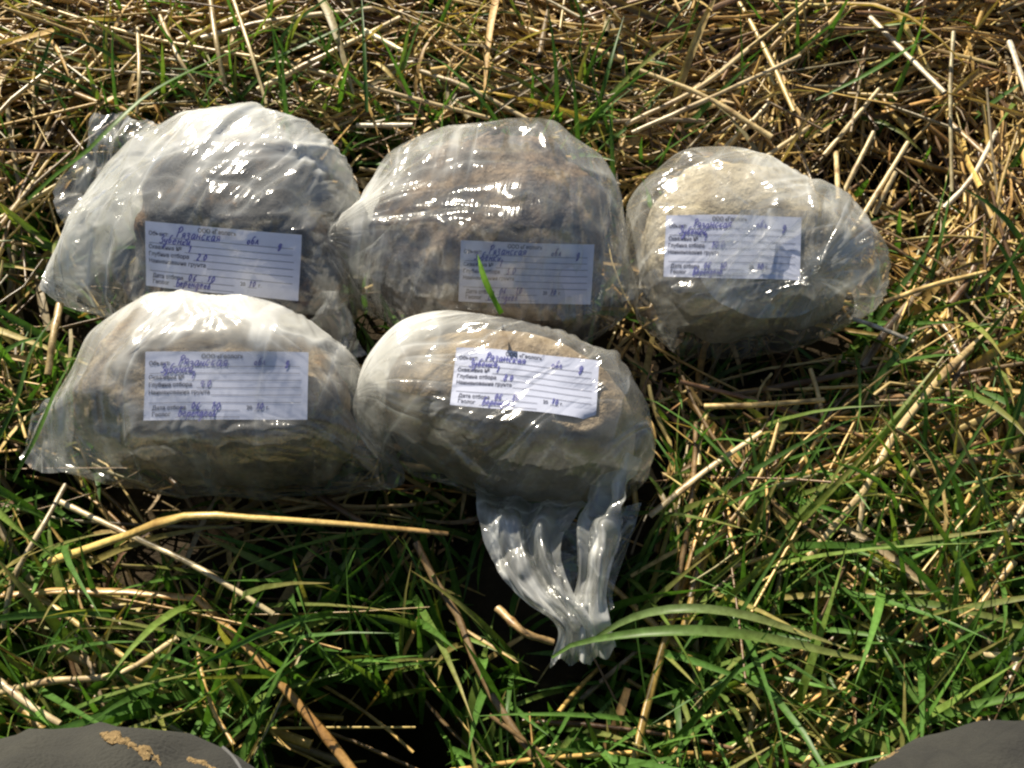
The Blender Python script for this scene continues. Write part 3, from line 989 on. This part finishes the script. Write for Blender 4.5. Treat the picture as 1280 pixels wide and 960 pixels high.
# -- the singular stalks and blades that can be told apart in the photograph
HS = [  # points (px,py,z), radius mm, colour, label
 ([(62, 702, .004), (150, 672, .02), (234, 645, .038), (320, 648, .036), (440, 656, .026), (560, 667, .008)], 3.1, (.66, .50, .16), 'thick bent yellow straw stalk in front of the bag of mottled soil', .65),
 ([(70, 625, .0), (160, 668, .006), (235, 703, .012), (290, 735, .016), (342, 768, .012)], 2.4, (.60, .50, .30), 'pale straight straw stalk passing under the bent yellow stalk', .9),
 ([(4, 785, .0), (18, 722, .01), (48, 668, .016), (82, 606, .006)], 2.2, (.55, .46, .30), 'kinked straw stalk standing in the grass beside the bent yellow stalk', .9),
 ([(28, 730, -.005), (80, 768, .0), (156, 822, .0)], 2.2, (.62, .46, .18), 'golden straw stalk lying under the grass behind the muddy knee', .9),
 ([(-10, 868, .0), (60, 852, .005), (150, 842, .01), (222, 797, .012)], 2.6, (.58, .46, .26), 'straw stalk bent upward in the grass behind the muddy knee', .8),
 ([(-4, 850, .01), (35, 880, .012), (75, 905, .01)], 2.6, (.66, .53, .34), 'short pale straw stalk sticking out over the muddy knee', .9),
 ([(1262, 392, .0), (1180, 468, .01), (1118, 545, .018), (1082, 612, .014), (1045, 655, .006), (1008, 702, .0)], 3.3, (.60, .46, .24), 'long split straw stalk slanting through the grass beside the tan clay bag', .6),
 ([(1082, 606, .012), (1076, 650, .010), (1070, 694, .0)], 2.3, (.58, .48, .30), 'short side strip hanging from the long split straw stalk', .5),
 ([(1066, 398, .0), (1100, 410, .004), (1142, 427, .008)], 2.0, (.78, .72, .60), 'bleached white straw tip poking out from under the pale soil bag', .9),
 ([(1105, 378, .004), (1165, 357, .008), (1232, 340, .010)], 2.3, (.66, .49, .20), 'golden straw stalk running out from beside the pale soil bag', .9),
 ([(812, 645, -.004), (880, 590, .004), (952, 540, .01)], 2.7, (.58, .45, .25), 'broad pale straw stalk in the litter beside the tan clay bag', .5),
 ([(880, 508, .0), (950, 506, .006), (1030, 500, .008)], 2.5, (.62, .46, .20), 'level golden straw stalk in the grass below the pale soil bag', .8),
 ([(1150, 855, -.01), (1200, 790, .01), (1268, 702, .02)], 2.7, (.62, .44, .18), 'golden straw stalk rising through dark grass near the grey knee', .9),
 ([(1220, 770, .0), (1240, 700, .01), (1290, 618, .02)], 2.3, (.52, .38, .18), 'brown straw stalk leaning beside the golden stalk near the grey knee', .9),
 ([(1228, 818, .01), (1290, 824, .012)], 3.2, (.70, .57, .34), 'cut end of a thick straw stalk above the grey knee', .8),
 ([(1088, 22, .01), (1130, 65, .02), (1181, 116, .03)], 2.8, (.75, .66, .48), 'bleached straw stalk leaning over the dark hollow behind the pale soil bag', .8),
 ([(1262, 52, .02), (1285, 120, .02)], 3.0, (.76, .68, .52), 'bright bleached straw stub above the dark hollow', .8),
 ([(252, 48, .01), (340, 26, .014), (470, 10, .014)], 3.8, (.66, .52, .30), 'thick pale straw stalk lying across the mat behind the milky bag', .7),
 ([(322, 112, .008), (400, 72, .018), (500, 22, .018)], 3.4, (.64, .50, .26), 'thick golden straw stalk slanting away behind the milky bag', .7),
 ([(455, 38, .022), (507, 66, .026)], 2.8, (.78, .68, .42), 'short bright cut straw piece on top of the mat', .9),
 ([(385, 86, .012), (490, 116, .016), (612, 148, .01)], 2.4, (.58, .45, .24), 'long thin straw stalk running down to the brown soil bag', .9),
 ([(524, 88, .01), (590, 112, .012), (660, 150, .006)], 2.8, (.60, .48, .28), 'pale straw stalk resting against the top of the brown soil bag', .8),
 ([(262, -8, .02), (270, 50, .025), (281, 106, .01)], 2.6, (.52, .40, .20), 'upright brownish straw stalk just behind the milky bag', .9),
 ([(172, 35, .015), (174, 90, .02), (171, 142, .008)], 1.9, (.62, .48, .24), 'thin upright straw stalk behind the ear of the milky bag', .9),
 ([(292, 0, .02), (312, 60, .025), (333, 130, .012)], 1.8, (.68, .55, .30), 'slim pale straw stalk leaning onto the milky bag', .9),
 ([(200, 20, .012), (222, 70, .02), (246, 108, .008)], 2.2, (.60, .46, .24), 'golden straw stalk tilted behind the milky bag', .9),
 ([(965, 172, .018), (880, 120, .02), (800, 88, .016)], 2.5, (.60, .47, .24), 'straw stalk with a cut end pointing at the pale soil bag', .9),
 ([(782, 156, .006), (870, 112, .018), (935, 62, .02)], 2.5, (.62, .49, .27), 'long straw stalk slanting up behind the pale soil bag', .9),
 ([(790, 166, .006), (880, 126, .02), (1000, 70, .02)], 2.3, (.62, .50, .30), 'pale straw stalk beside the long slanting stalk behind the pale soil bag', .9),
 ([(446, 157, .006), (516, 156, .01)], 2.4, (.74, .66, .50), 'bleached straw stub between the milky bag and the brown soil bag', .9),
 ([(75, 380, .0), (66, 425, .004), (60, 468, -.002)], 3.0, (.50, .38, .19), 'short upright straw stub beside the corner of the milky bag', .9),
 ([(622, 760, .0), (655, 790, .006), (692, 803, .002)], 3.0, (.50, .34, .16), 'bent brown straw stalk beside the crumpled bag neck', .8),
 ([(1190, 155, .0), (1240, 200, .012), (1300, 250, .01)], 3.0, (.42, .29, .14), 'brown straw stalk at the rim of the dark hollow', .7),
 ([(1180, 260, .0), (1215, 222, .01), (1245, 165, .012)], 2.4, (.66, .57, .42), 'pale straw stalk rising from the dark hollow', .9),
 ([(1192, 40, .03), (1188, 110, .02), (1190, 240, .0)], 2.0, (.44, .38, .22), 'greenish grey upright straw stalk in the dark hollow', .9),
]
stub = [((868, 222), (940, 150)), ((892, 205), (962, 128)), ((905, 232), (1010, 160)), ((1050, 250), (1092, 165)), ((1060, 300), (1135, 178)), ((1092, 268), (1120, 215)), ((1045, 190), (1048, 250)), ((1030, 195), (1100, 110))]
for (a, b) in stub:
    HS.append(([(a[0], a[1], -.012), ((a[0]+b[0])/2, (a[1]+b[1])/2, -.002), (b[0], b[1], .006)], 2.5, (.62, .49, .26), None, .9))
for pts, r, col, label, flat in HS:
    P = spline([at(*p) for p in pts], 14)
    nodes = (4,) if label and len(pts) > 2 else (6,)
    h = ('straw_stalk', label or 'parallel stubble stalk leaning between the pale soil bag and the dark hollow', 'straw', None if label else 'stubble stalks beside the dark hollow')
    yel = bool(label) and 'thick bent yellow' in label
    add('straw', tube(P, r*(0.001 if yel else 0.00082), flat, 0.3, col, nodes, 8, 0.5 if yel else 0.85, (.34, .21, .09) if yel else None), h)

HG = [
 ([(690, 822, .02), (720, 805, .028), (800, 792, .045), (880, 790, .05), (960, 800, .045), (1060, 822, .03), (1120, 830, .01)], 6.2, (.11, .20, .05), 'broad green grass blade arching across the crumpled bag neck', [.25, .6, .95, 1, .9, .55, .1]),
 ([(740, 800, .015), (790, 773, .035), (850, 762, .05), (920, 768, .05), (1000, 792, .04), (1062, 812, .03)], 5.2, (.15, .23, .08), 'second broad grass blade arching just behind the first one', [.35, .8, 1, 1, .8, .1]),
 ([(626, 392, .088), (615, 370, .096), (605, 346, .10), (597, 318, .102)], 3.6, (.15, .32, .03), 'bright green grass blade standing in front of the shaded label', [.9, .8, 1, .8, .05]),
 ([(36, 250, .03), (70, 220, .04), (110, 190, .05), (145, 155, .055), (200, 110, .05), (300, 60, .03)], 4.2, (.09, .19, .03), 'long green grass stem crossing the ear of the milky bag', [.8, 1, 1, 1, .8, .4]),
 ([(18, 600, .01), (45, 550, .035), (70, 490, .045), (96, 438, .05)], 3.6, (.10, .20, .04), 'slender curved grass blade rising beside the mottled soil bag', [.9, 1, .8, .1]),
 ([(-6, 560, .0), (22, 500, .02), (40, 440, .03), (72, 390, .03)], 3.6, (.07, .15, .03), 'dark grass blade standing behind the slender curved blade', [.9, 1, .8, .1]),
 ([(1150, 905, .0), (1210, 885, .02), (1290, 868, .04)], 5.0, (.10, .20, .04), 'grass blade leaning over the grey knee', [.9, 1, .7]),
 ([(1085, 780, .01), (1120, 840, .02), (1162, 905, .02)], 3.6, (.12, .22, .05), 'straight grass blade pointing down to the grey knee', [.2, .9, 1]),
 ([(745, 150, .0), (760, 90, .03), (780, 20, .04)], 3.4, (.06, .14, .03), 'upright grass blade behind the gap between the two rear bags', [1, .9, .1]),
 ([(452, -5, .04), (455, 60, .035), (458, 140, .02)], 3.0, (.06, .15, .03), 'dark upright grass blade between the milky bag and the straw', [.2, .9, 1]),
 ([(305, 88, .01), (370, 62, .03), (455, 22, .03)], 4.2, (.09, .17, .04), 'grass blade lying along the thick golden straw stalk', [.4, 1, .6]),
 ([(1020, 125, .01), (1090, 90, .025), (1165, 42, .03)], 4.4, (.08, .18, .03), 'grass blade lying over the straw behind the dark hollow', [.4, 1, .3]),
 ([(812, 260, -.01), (808, 240, .03), (802, 222, .05)], 4.4, (.10, .24, .04), 'short curled grass blade leaning on the pale soil bag', [.9, 1, .3]),
]
for pts, w, col, label, prof in HG:
    P = spline([at(*p) for p in pts], 16)
    add('grass', blade(P, w*0.001, col, (.30, .27, .10) if w > 5 else None, 0.55, 0.5, prof), ('grass_blade', label, 'grass', None))

# -- density of straw and grass over the ground (by place, read off the photograph)
def boxw(x, y, x0, x1, y0, y1, s=40.0):
    return sstep(x0-s, x0+s, x)*(1-sstep(x1-s, x1+s, x))*sstep(y0-s, y0+s, y)*(1-sstep(y1-s, y1+s, y))
def dens(px, py):
    B = 1e5
    S = np.full_like(px, 0.30)
    G = np.full_like(px, 0.55)
    def put(w, s, g):
        nonlocal S, G
        S = S*(1-w)+s*w; G = G*(1-w)+g*w
    put(boxw(px, py, -B, B, -B, 150), 1.0, 0.30)
    put(boxw(px, py, 770, B, -B, 350), 1.0, 0.07)
    put(boxw(px, py, 690, 800, -60, 270), 0.6, 0.55)
    put(boxw(px, py, -B, 110, 150, 640), 0.45, 0.60)
    put(boxw(px, py, 800, B, 350, 660), 0.95, 0.55)
    put(boxw(px, py, -B, 380, 620, B), 0.13, 1.15)
    put(boxw(px, py, 380, 900, 640, B), 0.04, 1.5)
    put(boxw(px, py, 900, B, 660, B), 0.28, 0.95)
    put(boxw(px, py, 120, 560, 615, 670, 15), 0.10, 0.25)
    put(boxw(px, py, 350, 550, 875, B, 20), 0.02, 0.1)
    put(boxw(px, py, 1040, 1200, 150, 320, 25), 0.6, 0.02)
    return S, G

def mat_top(x, y):
    P = np.stack([np.asarray(x, float), np.asarray(y, float), np.zeros_like(np.asarray(x, float))], -1)
    z = -0.006+0.016*vnoise(P, 13)
    for c, sx, sy, dp in HOLLOWS:
        z = z-min(dp*1.2, .06)*np.exp(-((x-c[0])/sx)**2-((y-c[1])/sy)**2)
    return z

XR, YR = (-0.60, 0.60), (-0.42, 0.64)
def sample(nc, which, seed):
    r = np.random.default_rng(seed)
    x = r.uniform(*XR, nc); y = r.uniform(*YR, nc)
    no = nc//2                                 # thinner going on outside the view
    xo = r.uniform(-1.3, 1.3, no); yo = r.uniform(-0.75, 1.5, no)
    ok = (xo < XR[0]) | (xo > XR[1]) | (yo < YR[0]) | (yo > YR[1])
    x = np.concatenate([x, xo[ok]]); y = np.concatenate([y, yo[ok]])
    nc = len(x)
    p = topx(np.stack([x, y, np.zeros(nc)], 1))
    S, G = dens(p[:, 0], p[:, 1])
    d = S if which == 's' else G
    clump = 0.5+0.5*vnoise(np.stack([x, y, np.full(nc, seed*.37)], 1), 16)
    keep = r.random(nc) < d*(0.25+1.35*sstep(.2, .75, clump))
    return x[keep], y[keep], p[keep], r

# straw layers
x, y, pp, r = sample(14500, 's', 101)
zt = mat_top(x, y)
lay = vnoise(np.stack([x, y, np.full_like(x, 8.8)], 1), 8.0)
for i in range(len(x)):
    L = r.uniform(0.03, 0.15) if r.random() < 0.7 else r.uniform(0.14, 0.30)
    az = r.uniform(0, 2*math.pi)
    if r.random() < 0.68:                     # matted bundles lie roughly alike
        az = (math.radians(42) if pp[i, 0] > 700 else math.radians(5))+lay[i]*1.9+r.normal(0, 0.30)
    tilt = r.normal(0, 0.18) if r.random() < 0.85 else r.normal(0, 0.5)
    dpt = r.exponential(0.020)-0.010
    z0 = zt[i]-dpt
    d = np.array([math.cos(az)*math.cos(tilt), math.sin(az)*math.cos(tilt), math.sin(tilt)])
    sd = np.array([-d[1], d[0], 0])
    n = 7
    t = np.linspace(-.5, .5, n)
    bow = r.normal(0, 0.10)*L
    P = np.array([x[i], y[i], z0])+np.outer(t*L, d)+np.outer((0.25-t*t)*bow*4*0.5, sd)+np.outer((0.25-t*t)*r.normal(0.2, .5)*0.05*L, [0, 0, 1])
    if r.random() < 0.35:                     # a kink
        k = r.integers(2, 5)
        P[k:] += np.outer(np.arange(n-k), sd*r.normal(0, 0.010)+np.array([0, 0, r.normal(0, .004)]))
    if P[:, 2].max() > 0.045 or in_hole(P) or not bag_clear(P, 0.35, -0.006):
        continue
    rad = r.uniform(0.0007, 0.0018) if r.random() < 0.78 else r.uniform(0.0018, 0.0030)
    nodes = (int(r.integers(1, n-1)),) if r.random() < 0.45 else ()
    add('straw', tube(P, rad, r.choice([1.0, .85, .6, .35], p=[.12, .23, .3, .35]), r.uniform(0, 3), straw_color(r), nodes, 6, r.uniform(.55, 1.0)), None, rad, len(nodes) > 0)

# dry leaf strips and chaff
x, y, pp, r = sample(21000, 's', 102)
zt = mat_top(x, y)
for i in range(len(x)):
    big = r.random() < 0.14
    L = r.uniform(0.05, 0.16) if big else r.uniform(0.012, 0.075)
    az = r.uniform(0, 2*math.pi); tilt = r.normal(0.05, 0.3)
    d = np.array([math.cos(az)*math.cos(tilt), math.sin(az)*math.cos(tilt), math.sin(tilt)])
    sd = np.array([-d[1], d[0], 0])
    t = np.linspace(0, 1, 6)
    P = np.array([x[i], y[i], zt[i]-r.exponential(0.014)+0.004])+np.outer(t*L, d)+np.outer(t*t*L*r.normal(0, .12 if big else .3), sd)+np.outer(np.sin(t*3.1)*L*r.normal(.05, .1), [0, 0, 1])
    if P[:, 2].max() > 0.04 or in_hole(P) or not bag_clear(P, 0.35, -0.006):
        continue
    add('chaff', blade(P, r.uniform(0.003, 0.0068) if big else r.uniform(0.0008, 0.0036), straw_color(r)*0.95, None, r.uniform(0, .8), r.normal(0, 1.2), [.6, 1, 1, .8, .3]))

# grass
x, y, pp, r = sample(17000, 'g', 103)
gz = ground_z(x, y)
for i in range(len(x)):
    front = pp[i, 1] > 600
    L = r.uniform(0.06, 0.16)*(1.25 if front else 0.95)
    az = r.uniform(0, 2*math.pi)
    th0 = math.radians(r.uniform(0, 40)); th1 = th0+math.radians(abs(r.normal(42, 30)))
    n = 8
    t = np.linspace(0, 1, n)
    th = th0+(th1-th0)*t**1.4
    ux = np.stack([np.sin(th)*math.cos(az), np.sin(th)*math.sin(az), np.cos(th)], 1)
    wob = np.sin(t*4+r.uniform(0, 6))*0.003*t
    good = False
    pit = at(450, 945, -0.02)
    for tr in range(3):
        st = ux*(L/(n-1))
        P = np.array([x[i], y[i], max(gz[i], -0.075)])+np.vstack([[0, 0, 0], np.cumsum(st[:-1], 0)])
        P[:, 0] += wob
        if P[:, 2].max() < 0.075 and bag_clear(P, 0.9, -0.004) and (((P[:, 0]-pit[0])/0.046)**2+((P[:, 1]-pit[1])/0.034)**2).min() > 1:
            good = True
            break
        L *= 0.66
    if not good:
        continue
    w = r.uniform(0.0027, 0.0048) if r.random() < 0.7 else r.uniform(0.0044, 0.0068)
    c = grass_color(r)
    tip = np.array([.35, .28, .10]) if r.random() < 0.2 else None
    add('grass', blade(P, w, c, tip, r.uniform(.1, .5), r.normal(0, 0.9)), None, w, tip is not None)

# -- which strands show largest from where the photograph was taken: those become individuals
allV, allF, own = [], [], []
k = 0
for V, F in OCC:
    allV.append(V); allF.append(F+k); own.append(np.full(len(F), -1)); k += len(V)
for i, s in enumerate(STRAND):
    q = topx(s['V'])
    if ((q[:, 0] > -20) & (q[:, 0] < 1300) & (q[:, 1] > -20) & (q[:, 1] < 980)).any():
        allV.append(s['V']); allF.append(s['F']+k); own.append(np.full(len(s['F']), i)); k += len(s['V'])
allV = np.vstack(allV); allF = np.vstack(allF); own = np.concatenate(own)
bvh = BVHTree.FromPolygons(allV.tolist(), allF.tolist())
cnt = np.zeros(len(STRAND), int)
co = Vector(CAM)
for py in range(3, 960, 6):
    for px in range(3, 1280, 6):
        h = bvh.ray_cast(co, Vector(ray(px, py)))
        if h[2] is not None and own[h[2]] >= 0:
            cnt[own[h[2]]] += 1
del bvh

def pick(kind, nmax):
    ids = [i for i, s in enumerate(STRAND) if s['kind'] == kind and s['hero'] is None and cnt[i] >= 4]
    ids.sort(key=lambda i: -cnt[i])
    return set(ids[:nmax])
IND = {'straw': pick('straw', 300-len(HS)), 'grass': pick('grass', 300-len(HG))}

MATS = {'straw': M_STRAW, 'chaff': M_CHAFF, 'grass': M_GRASS}
ANCH = [((250, 120), 'behind the milky white bag'), ((110, 110), 'by the ear of the milky bag'), ((60, 300), 'beside the milky white bag'), ((600, 120), 'behind the brown soil bag'), ((740, 100), 'in the tuft behind the bags'),
        ((930, 120), 'behind the pale soil bag'), ((400, 20), 'by the thick pale stalk'), ((1110, 240), 'in the dark hollow'), ((1220, 120), 'beyond the dark hollow'), ((1200, 400), 'beside the pale soil bag'),
        ((930, 480), 'below the pale soil bag'), ((1080, 600), 'by the long split stalk'), ((1230, 560), 'beyond the long split stalk'), ((40, 470), 'beside the mottled soil bag'), ((250, 650), 'under the bent yellow stalk'), ((60, 720), 'by the kinked standing stalk'),
        ((200, 800), 'behind the muddy knee'), ((430, 760), 'by the dark pit'), ((540, 700), 'beyond the bent yellow stalk'), ((680, 760), 'beside the crumpled bag neck'), ((900, 800), 'under the broad arching blades'),
        ((860, 620), 'beside the tan clay bag'), ((700, 910), 'between the two knees'), ((1130, 840), 'behind the grey knee'), ((1000, 20), 'far behind the pale soil bag')]
ANCH = [(at(p[0], p[1], 0), t) for p, t in ANCH]
def describe(s):
    kind, V = s['kind'], s['V']
    k = int(np.argmin([np.linalg.norm(s['c'][:2]-a[:2]) for a, _ in ANCH]))
    where = ANCH[k][1]
    c = s['C'].mean(0)
    ln = np.linalg.norm(V[-4]-V[1])
    hz = V[:, 2].max()-V[:, 2].min()
    if kind == 'straw':
        h = 'pale' if c[2] > .20 else ('golden' if c[0] > .36 else 'brown')
        sz = 'long' if ln > .15 else ('short' if ln < .075 else 'middling')
        th = 'thick' if s['w'] > .0022 else ('thin' if s['w'] < .0015 else 'medium')
        lie = 'tilted' if hz > .03 else 'flat lying'
        nd = ' with node' if s['node'] else ''
        return 'straw_stalk', f'{sz} {th} {h} {lie} straw{nd} {where}', 'straw', 'loose straw stalks '+where
    h = 'yellowing' if c[0] > .2 else ('light green' if c[1] > .21 else 'dark green')
    sz = 'long' if ln > .11 else ('short' if ln < .06 else 'middling')
    th = 'broad' if s['w'] > .0045 else ('narrow' if s['w'] < .0032 else 'medium')
    lie = 'upright' if hz > .75*ln else ('arching' if hz > .45*ln else 'drooping')
    tp = ' with dry tip' if s['node'] else ''
    return 'grass_blade', f'{sz} {th} {h} {lie} blade{tp} {where}', 'grass', 'grass blades '+where

rest = {'straw': [], 'chaff': [], 'grass': []}
for i, s in enumerate(STRAND):
    if s['hero'] or i in IND.get(s['kind'], ()):
        if s['hero']:
            nm, lb, ct, gp = s['hero']
        else:
            nm, lb, ct, gp = describe(s)
        o = s['V'].mean(0); o[2] = s['V'][:, 2].min()
        ob = mesh_obj(nm, s['V']-o, s['F'], MATS[s['kind']], colors=s['C'])
        ob.location = [float(c) for c in o]
        tag(ob, lb, ct, gp)
    else:
        rest[s['kind']].append(s)
for kind, nm, lb, ct in (('straw', 'straw_litter', 'tangled mass of dry straw covering the soil', 'straw'), ('chaff', 'straw_chaff', 'fine dry leaf strips and chaff among the straw', 'chaff'), ('grass', 'grass', 'short green grass growing up through the straw', 'grass')):
    vs, fs, cs, k = [], [], [], 0
    for s in rest[kind]:
        vs.append(s['V']); fs.append(s['F']+k); cs.append(s['C']); k += len(s['V'])
    tag(mesh_obj(nm, np.vstack(vs), np.vstack(fs), MATS[kind], colors=np.vstack(cs)), lb, ct, None, 'stuff')
print('strands', len(STRAND), {k: len(v) for k, v in rest.items()}, {k: len(v) for k, v in IND.items()})

# ------------------------------------------------------------------ the person crouching at the near edge: two knees in view
def mat_cloth(name, a, b):
    m = NT(name)
    P = m.obj()
    n1 = m.noise(7, 7, 0.7, P); n2 = m.noise(700, 2, 0.5, P)
    c = m.ramp(n1.outputs['Fac'], [(0.35, a), (0.65, b)])
    bs = m.n('ShaderNodeBsdfPrincipled', i_Roughness=0.95)
    bs.inputs['Specular IOR Level'].default_value = 0.1
    bs.inputs['Sheen Weight'].default_value = 0.05
    m.l(c, bs.inputs['Base Color'])
    m.l(m.bump(n2.outputs['Fac'], 0.9, 0.001), bs.inputs['Normal'])
    m.l(bs.outputs[0], m.out.inputs[0])
    return m.m
M_TROUS = mat_cloth('grey_trouser_cloth', (0.020, 0.020, 0.020), (0.050, 0.049, 0.042))
M_BOOT = mat_plain('boot_rubber', (0.02, 0.02, 0.022), 0.6, 0.2, 60)
M_MUD = mat_soil('dried_mud', [(0.3, (0.36, 0.24, 0.11)), (0.7, (0.52, 0.37, 0.18))], 150, 0.9)

KL = at(60, 1098, 0.19); KR = at(1368, 1100, 0.19)
def build_person():
    root = empty('person', (0, -0.62, -0.06), 'crouching person in grey trousers with mud on both knees', 'person')
    J = {'pel': (0, -0.74, 0.16), 'hl': (-0.11, -0.70, 0.18), 'hr': (0.11, -0.70, 0.18)}
    rows = [('pel', None, .13)]
    verts, edges, rad = [], [], []
    def v(p, r):
        verts.append(tuple(float(c) for c in p)); rad.append(r*1.4)
        return len(verts)-1
    pel = v((0, -0.78, 0.17), .13)
    wa = v((0, -0.84, 0.36), .14); edges.append((pel, wa))
    for sgn, K in ((-1, KL), (1, KR)):
        hp = v((sgn*0.11, -0.70, 0.17), .095); edges.append((pel, hp))
        t1 = v(np.array([sgn*0.12, -0.70, .17])*0.5+K*0.5+np.array([sgn*.01, 0, .01]), .088); edges.append((hp, t1))
        k0 = v(K+np.array([-sgn*0.005, -0.035, 0.0]), .070); edges.append((t1, k0))
        k1 = v(K+np.array([sgn*0.0, 0.0, -0.035]), .064); edges.append((k0, k1))
        s1 = v(K+np.array([sgn*0.01, -0.07, -0.13]), .062); edges.append((k1, s1))
        s2 = v(K+np.array([sgn*0.015, -0.13, -0.22]), .055); edges.append((s1, s2))
    me = bpy.data.meshes.new('trousers')
    me.from_pydata(verts, edges, [])
    ob = bpy.data.objects.new('trousers', me)
    COL.objects.link(ob)
    sk = ob.modifiers.new('skin', 'SKIN')
    sd = me.skin_vertices[0].data
    for i, r_ in enumerate(rad):
        sd[i].radius = (r_, r_)
    sd[0].use_root = True
    sb = ob.modifiers.new('sub', 'SUBSURF')
    sb.levels = sb.render_levels = 5
    dg = bpy.context.evaluated_depsgraph_get()
    m2 = bpy.data.meshes.new_from_object(ob.evaluated_get(dg))
    bpy.data.objects.remove(ob)
    V = np.array([q.co[:] for q in m2.vertices])
    F = [list(p.vertices) for p in m2.polygons]
    Nn = np.array([q.normal[:] for q in m2.vertices])
    bpy.data.meshes.remove(m2)
    # cloth folds running out of the knee bends
    for K, sg in ((KL, -1), (KR, 1)):
        dK = V-(K+np.array([0, -0.05, -0.06]))
        rr = np.linalg.norm(dK, axis=1)
        e1 = np.array([sg*0.75, 0.65, 0.1]); e1 /= np.linalg.norm(e1)
        e2 = np.cross(e1, [0, 0, 1.0])
        Q = np.stack([dK@e1*6, dK@e2*30, dK[:, 2]*12+sg*9.0], 1)
        rdg = np.clip(1-np.abs(vnoise(Q, 1.0)*1.7), 0, 1)**2+0.5*np.clip(1-np.abs(vnoise(Q+7, 2.1)*1.7), 0, 1)**2
        V = V+Nn*(0.0045*(rdg-0.35)*np.exp(-(rr/0.2)**2))[:, None]
    V = V+Nn*(0.0015*fbm(V, 22, 2))[:, None]
    b0 = BVHTree.FromPolygons(V.tolist(), F)
    for line, dp, wd in (([(1118, 968), (1150, 928), (1175, 917), (1205, 921)], -.006, .006), ([(1150, 972), (1195, 942), (1235, 915), (1250, 902)], -.007, .010), ([(1190, 972), (1240, 945), (1290, 925)], .007, .014),
                         ([(0, 935), (60, 925), (110, 940), (150, 975)], -.005, .010), ([(10, 965), (70, 950), (120, 968)], .004, .009), ([(180, 975), (230, 940), (250, 925)], -.003, .007)):
        pt = [b0.ray_cast(Vector(CAM), Vector(ray(*q)))[0] for q in spline(line, 16)]
        pt = np.array([p[:] for p in pt if p is not None])
        if len(pt) > 3:
            dd = np.sqrt(((V[:, None]-pt[None])**2).sum(-1)).min(1)
            V = V+Nn*(dp*np.exp(-(dd/wd)**2))[:, None]
    under(mesh_obj('trousers', V, F, M_TROUS), root)
    bt = BVHTree.FromPolygons(V.tolist(), F)
    sp = []
    for px, py in spline([(238, 915), (262, 925), (285, 942), (300, 962), (306, 985)], 22):
        h = bt.ray_cast(Vector(CAM), Vector(ray(px, py)))
        if h[0] is not None: sp.append(np.array(h[0])+np.array(h[1])*0.0004)
    if len(sp) > 5:
        g = tube(np.array(sp), 0.0006, 0.6, 0, (1, 1, 1), (), 6)
        under(mesh_obj('seam', g[0], g[1], mat_plain('seam_thread', (0.10, 0.10, 0.10), 0.9)), root)
    # mud smears pressed on the cloth
    rg = np.random.default_rng(4)
    for line, cnt_, wd in (([(126, 916), (150, 925), (172, 936), (198, 951)], 60, 2.0), ([(240, 950), (262, 958)], 14, 2.0), ([(1108, 944), (1120, 933), (1131, 922)], 50, 2.4)):
        ln = spline(line, 60)
        vs, fs, k = [], [], 0
        for q in range(cnt_):
            c2 = ln[rg.integers(0, 60)]+rg.normal(0, wd, 2)*np.array([1.6, 0.8])
            h = bt.ray_cast(Vector(CAM), Vector(ray(*c2)))
            if h[0] is None: continue
            c = np.array(h[0]); nn = np.array(h[1])
            a = np.cross(nn, rg.normal(0, 1, 3)); a /= np.linalg.norm(a); b = np.cross(nn, a)
            s_ = rg.lognormal(-7.5, 0.5)
            ring = []
            for lv, rr_ in ((0.0, 1.0), (0.4, 0.75)):
                for t in np.linspace(0, 6.283, 7, endpoint=False):
                    w = rr_*(1+rg.normal(0, .25))
                    ring.append(c+s_*(math.cos(t)*a*1.5+math.sin(t)*b)*w+nn*s_*(lv-0.05))
            ring.append(c+nn*s_*0.5)
            vs += ring
            for j in range(7):
                j2 = (j+1) % 7
                fs.append([k+j, k+j2, k+7+j2, k+7+j]); fs.append([k+7+j, k+7+j2, k+14])
            k += 15
        if vs:
            mo = under(mesh_obj('mud_crumbs', np.array(vs), fs, M_MUD, smooth=False), root)
            mo['kind'] = 'stuff'
    for sgn, K in ((-1, KL), (1, KR)):
        base = K+np.array([sgn*0.015, -0.13, -0.22])
        # boot: sole, toe box and shaft lofted from back to front
        prof = [(-0.09, .032, .035), (-0.07, .042, .11), (-0.02, .045, .13), (0.04, .044, .085), (0.10, .048, .062), (0.15, .045, .05), (0.18, .030, .035)]
        VV = []
        for yy, hw, hh in prof:
            for a in np.linspace(0, 2*math.pi, 14, endpoint=False):
                cx, cz = math.cos(a), math.sin(a)
                VV.append((base[0]+hw*np.sign(cx)*abs(cx)**.6, base[1]+yy, -0.062+hh/2+hh/2*np.sign(cz)*abs(cz)**.7))
        n1 = len(prof)
        FF = []
        for i in range(n1-1):
            for j in range(14):
                FF.append([i*14+j, i*14+(j+1) % 14, (i+1)*14+(j+1) % 14, (i+1)*14+j])
        FF.append(list(range(14))[::-1]); FF.append([(n1-1)*14+j for j in range(14)])
        under(mesh_obj('boot', np.array(VV), FF, M_BOOT), root)
build_person()
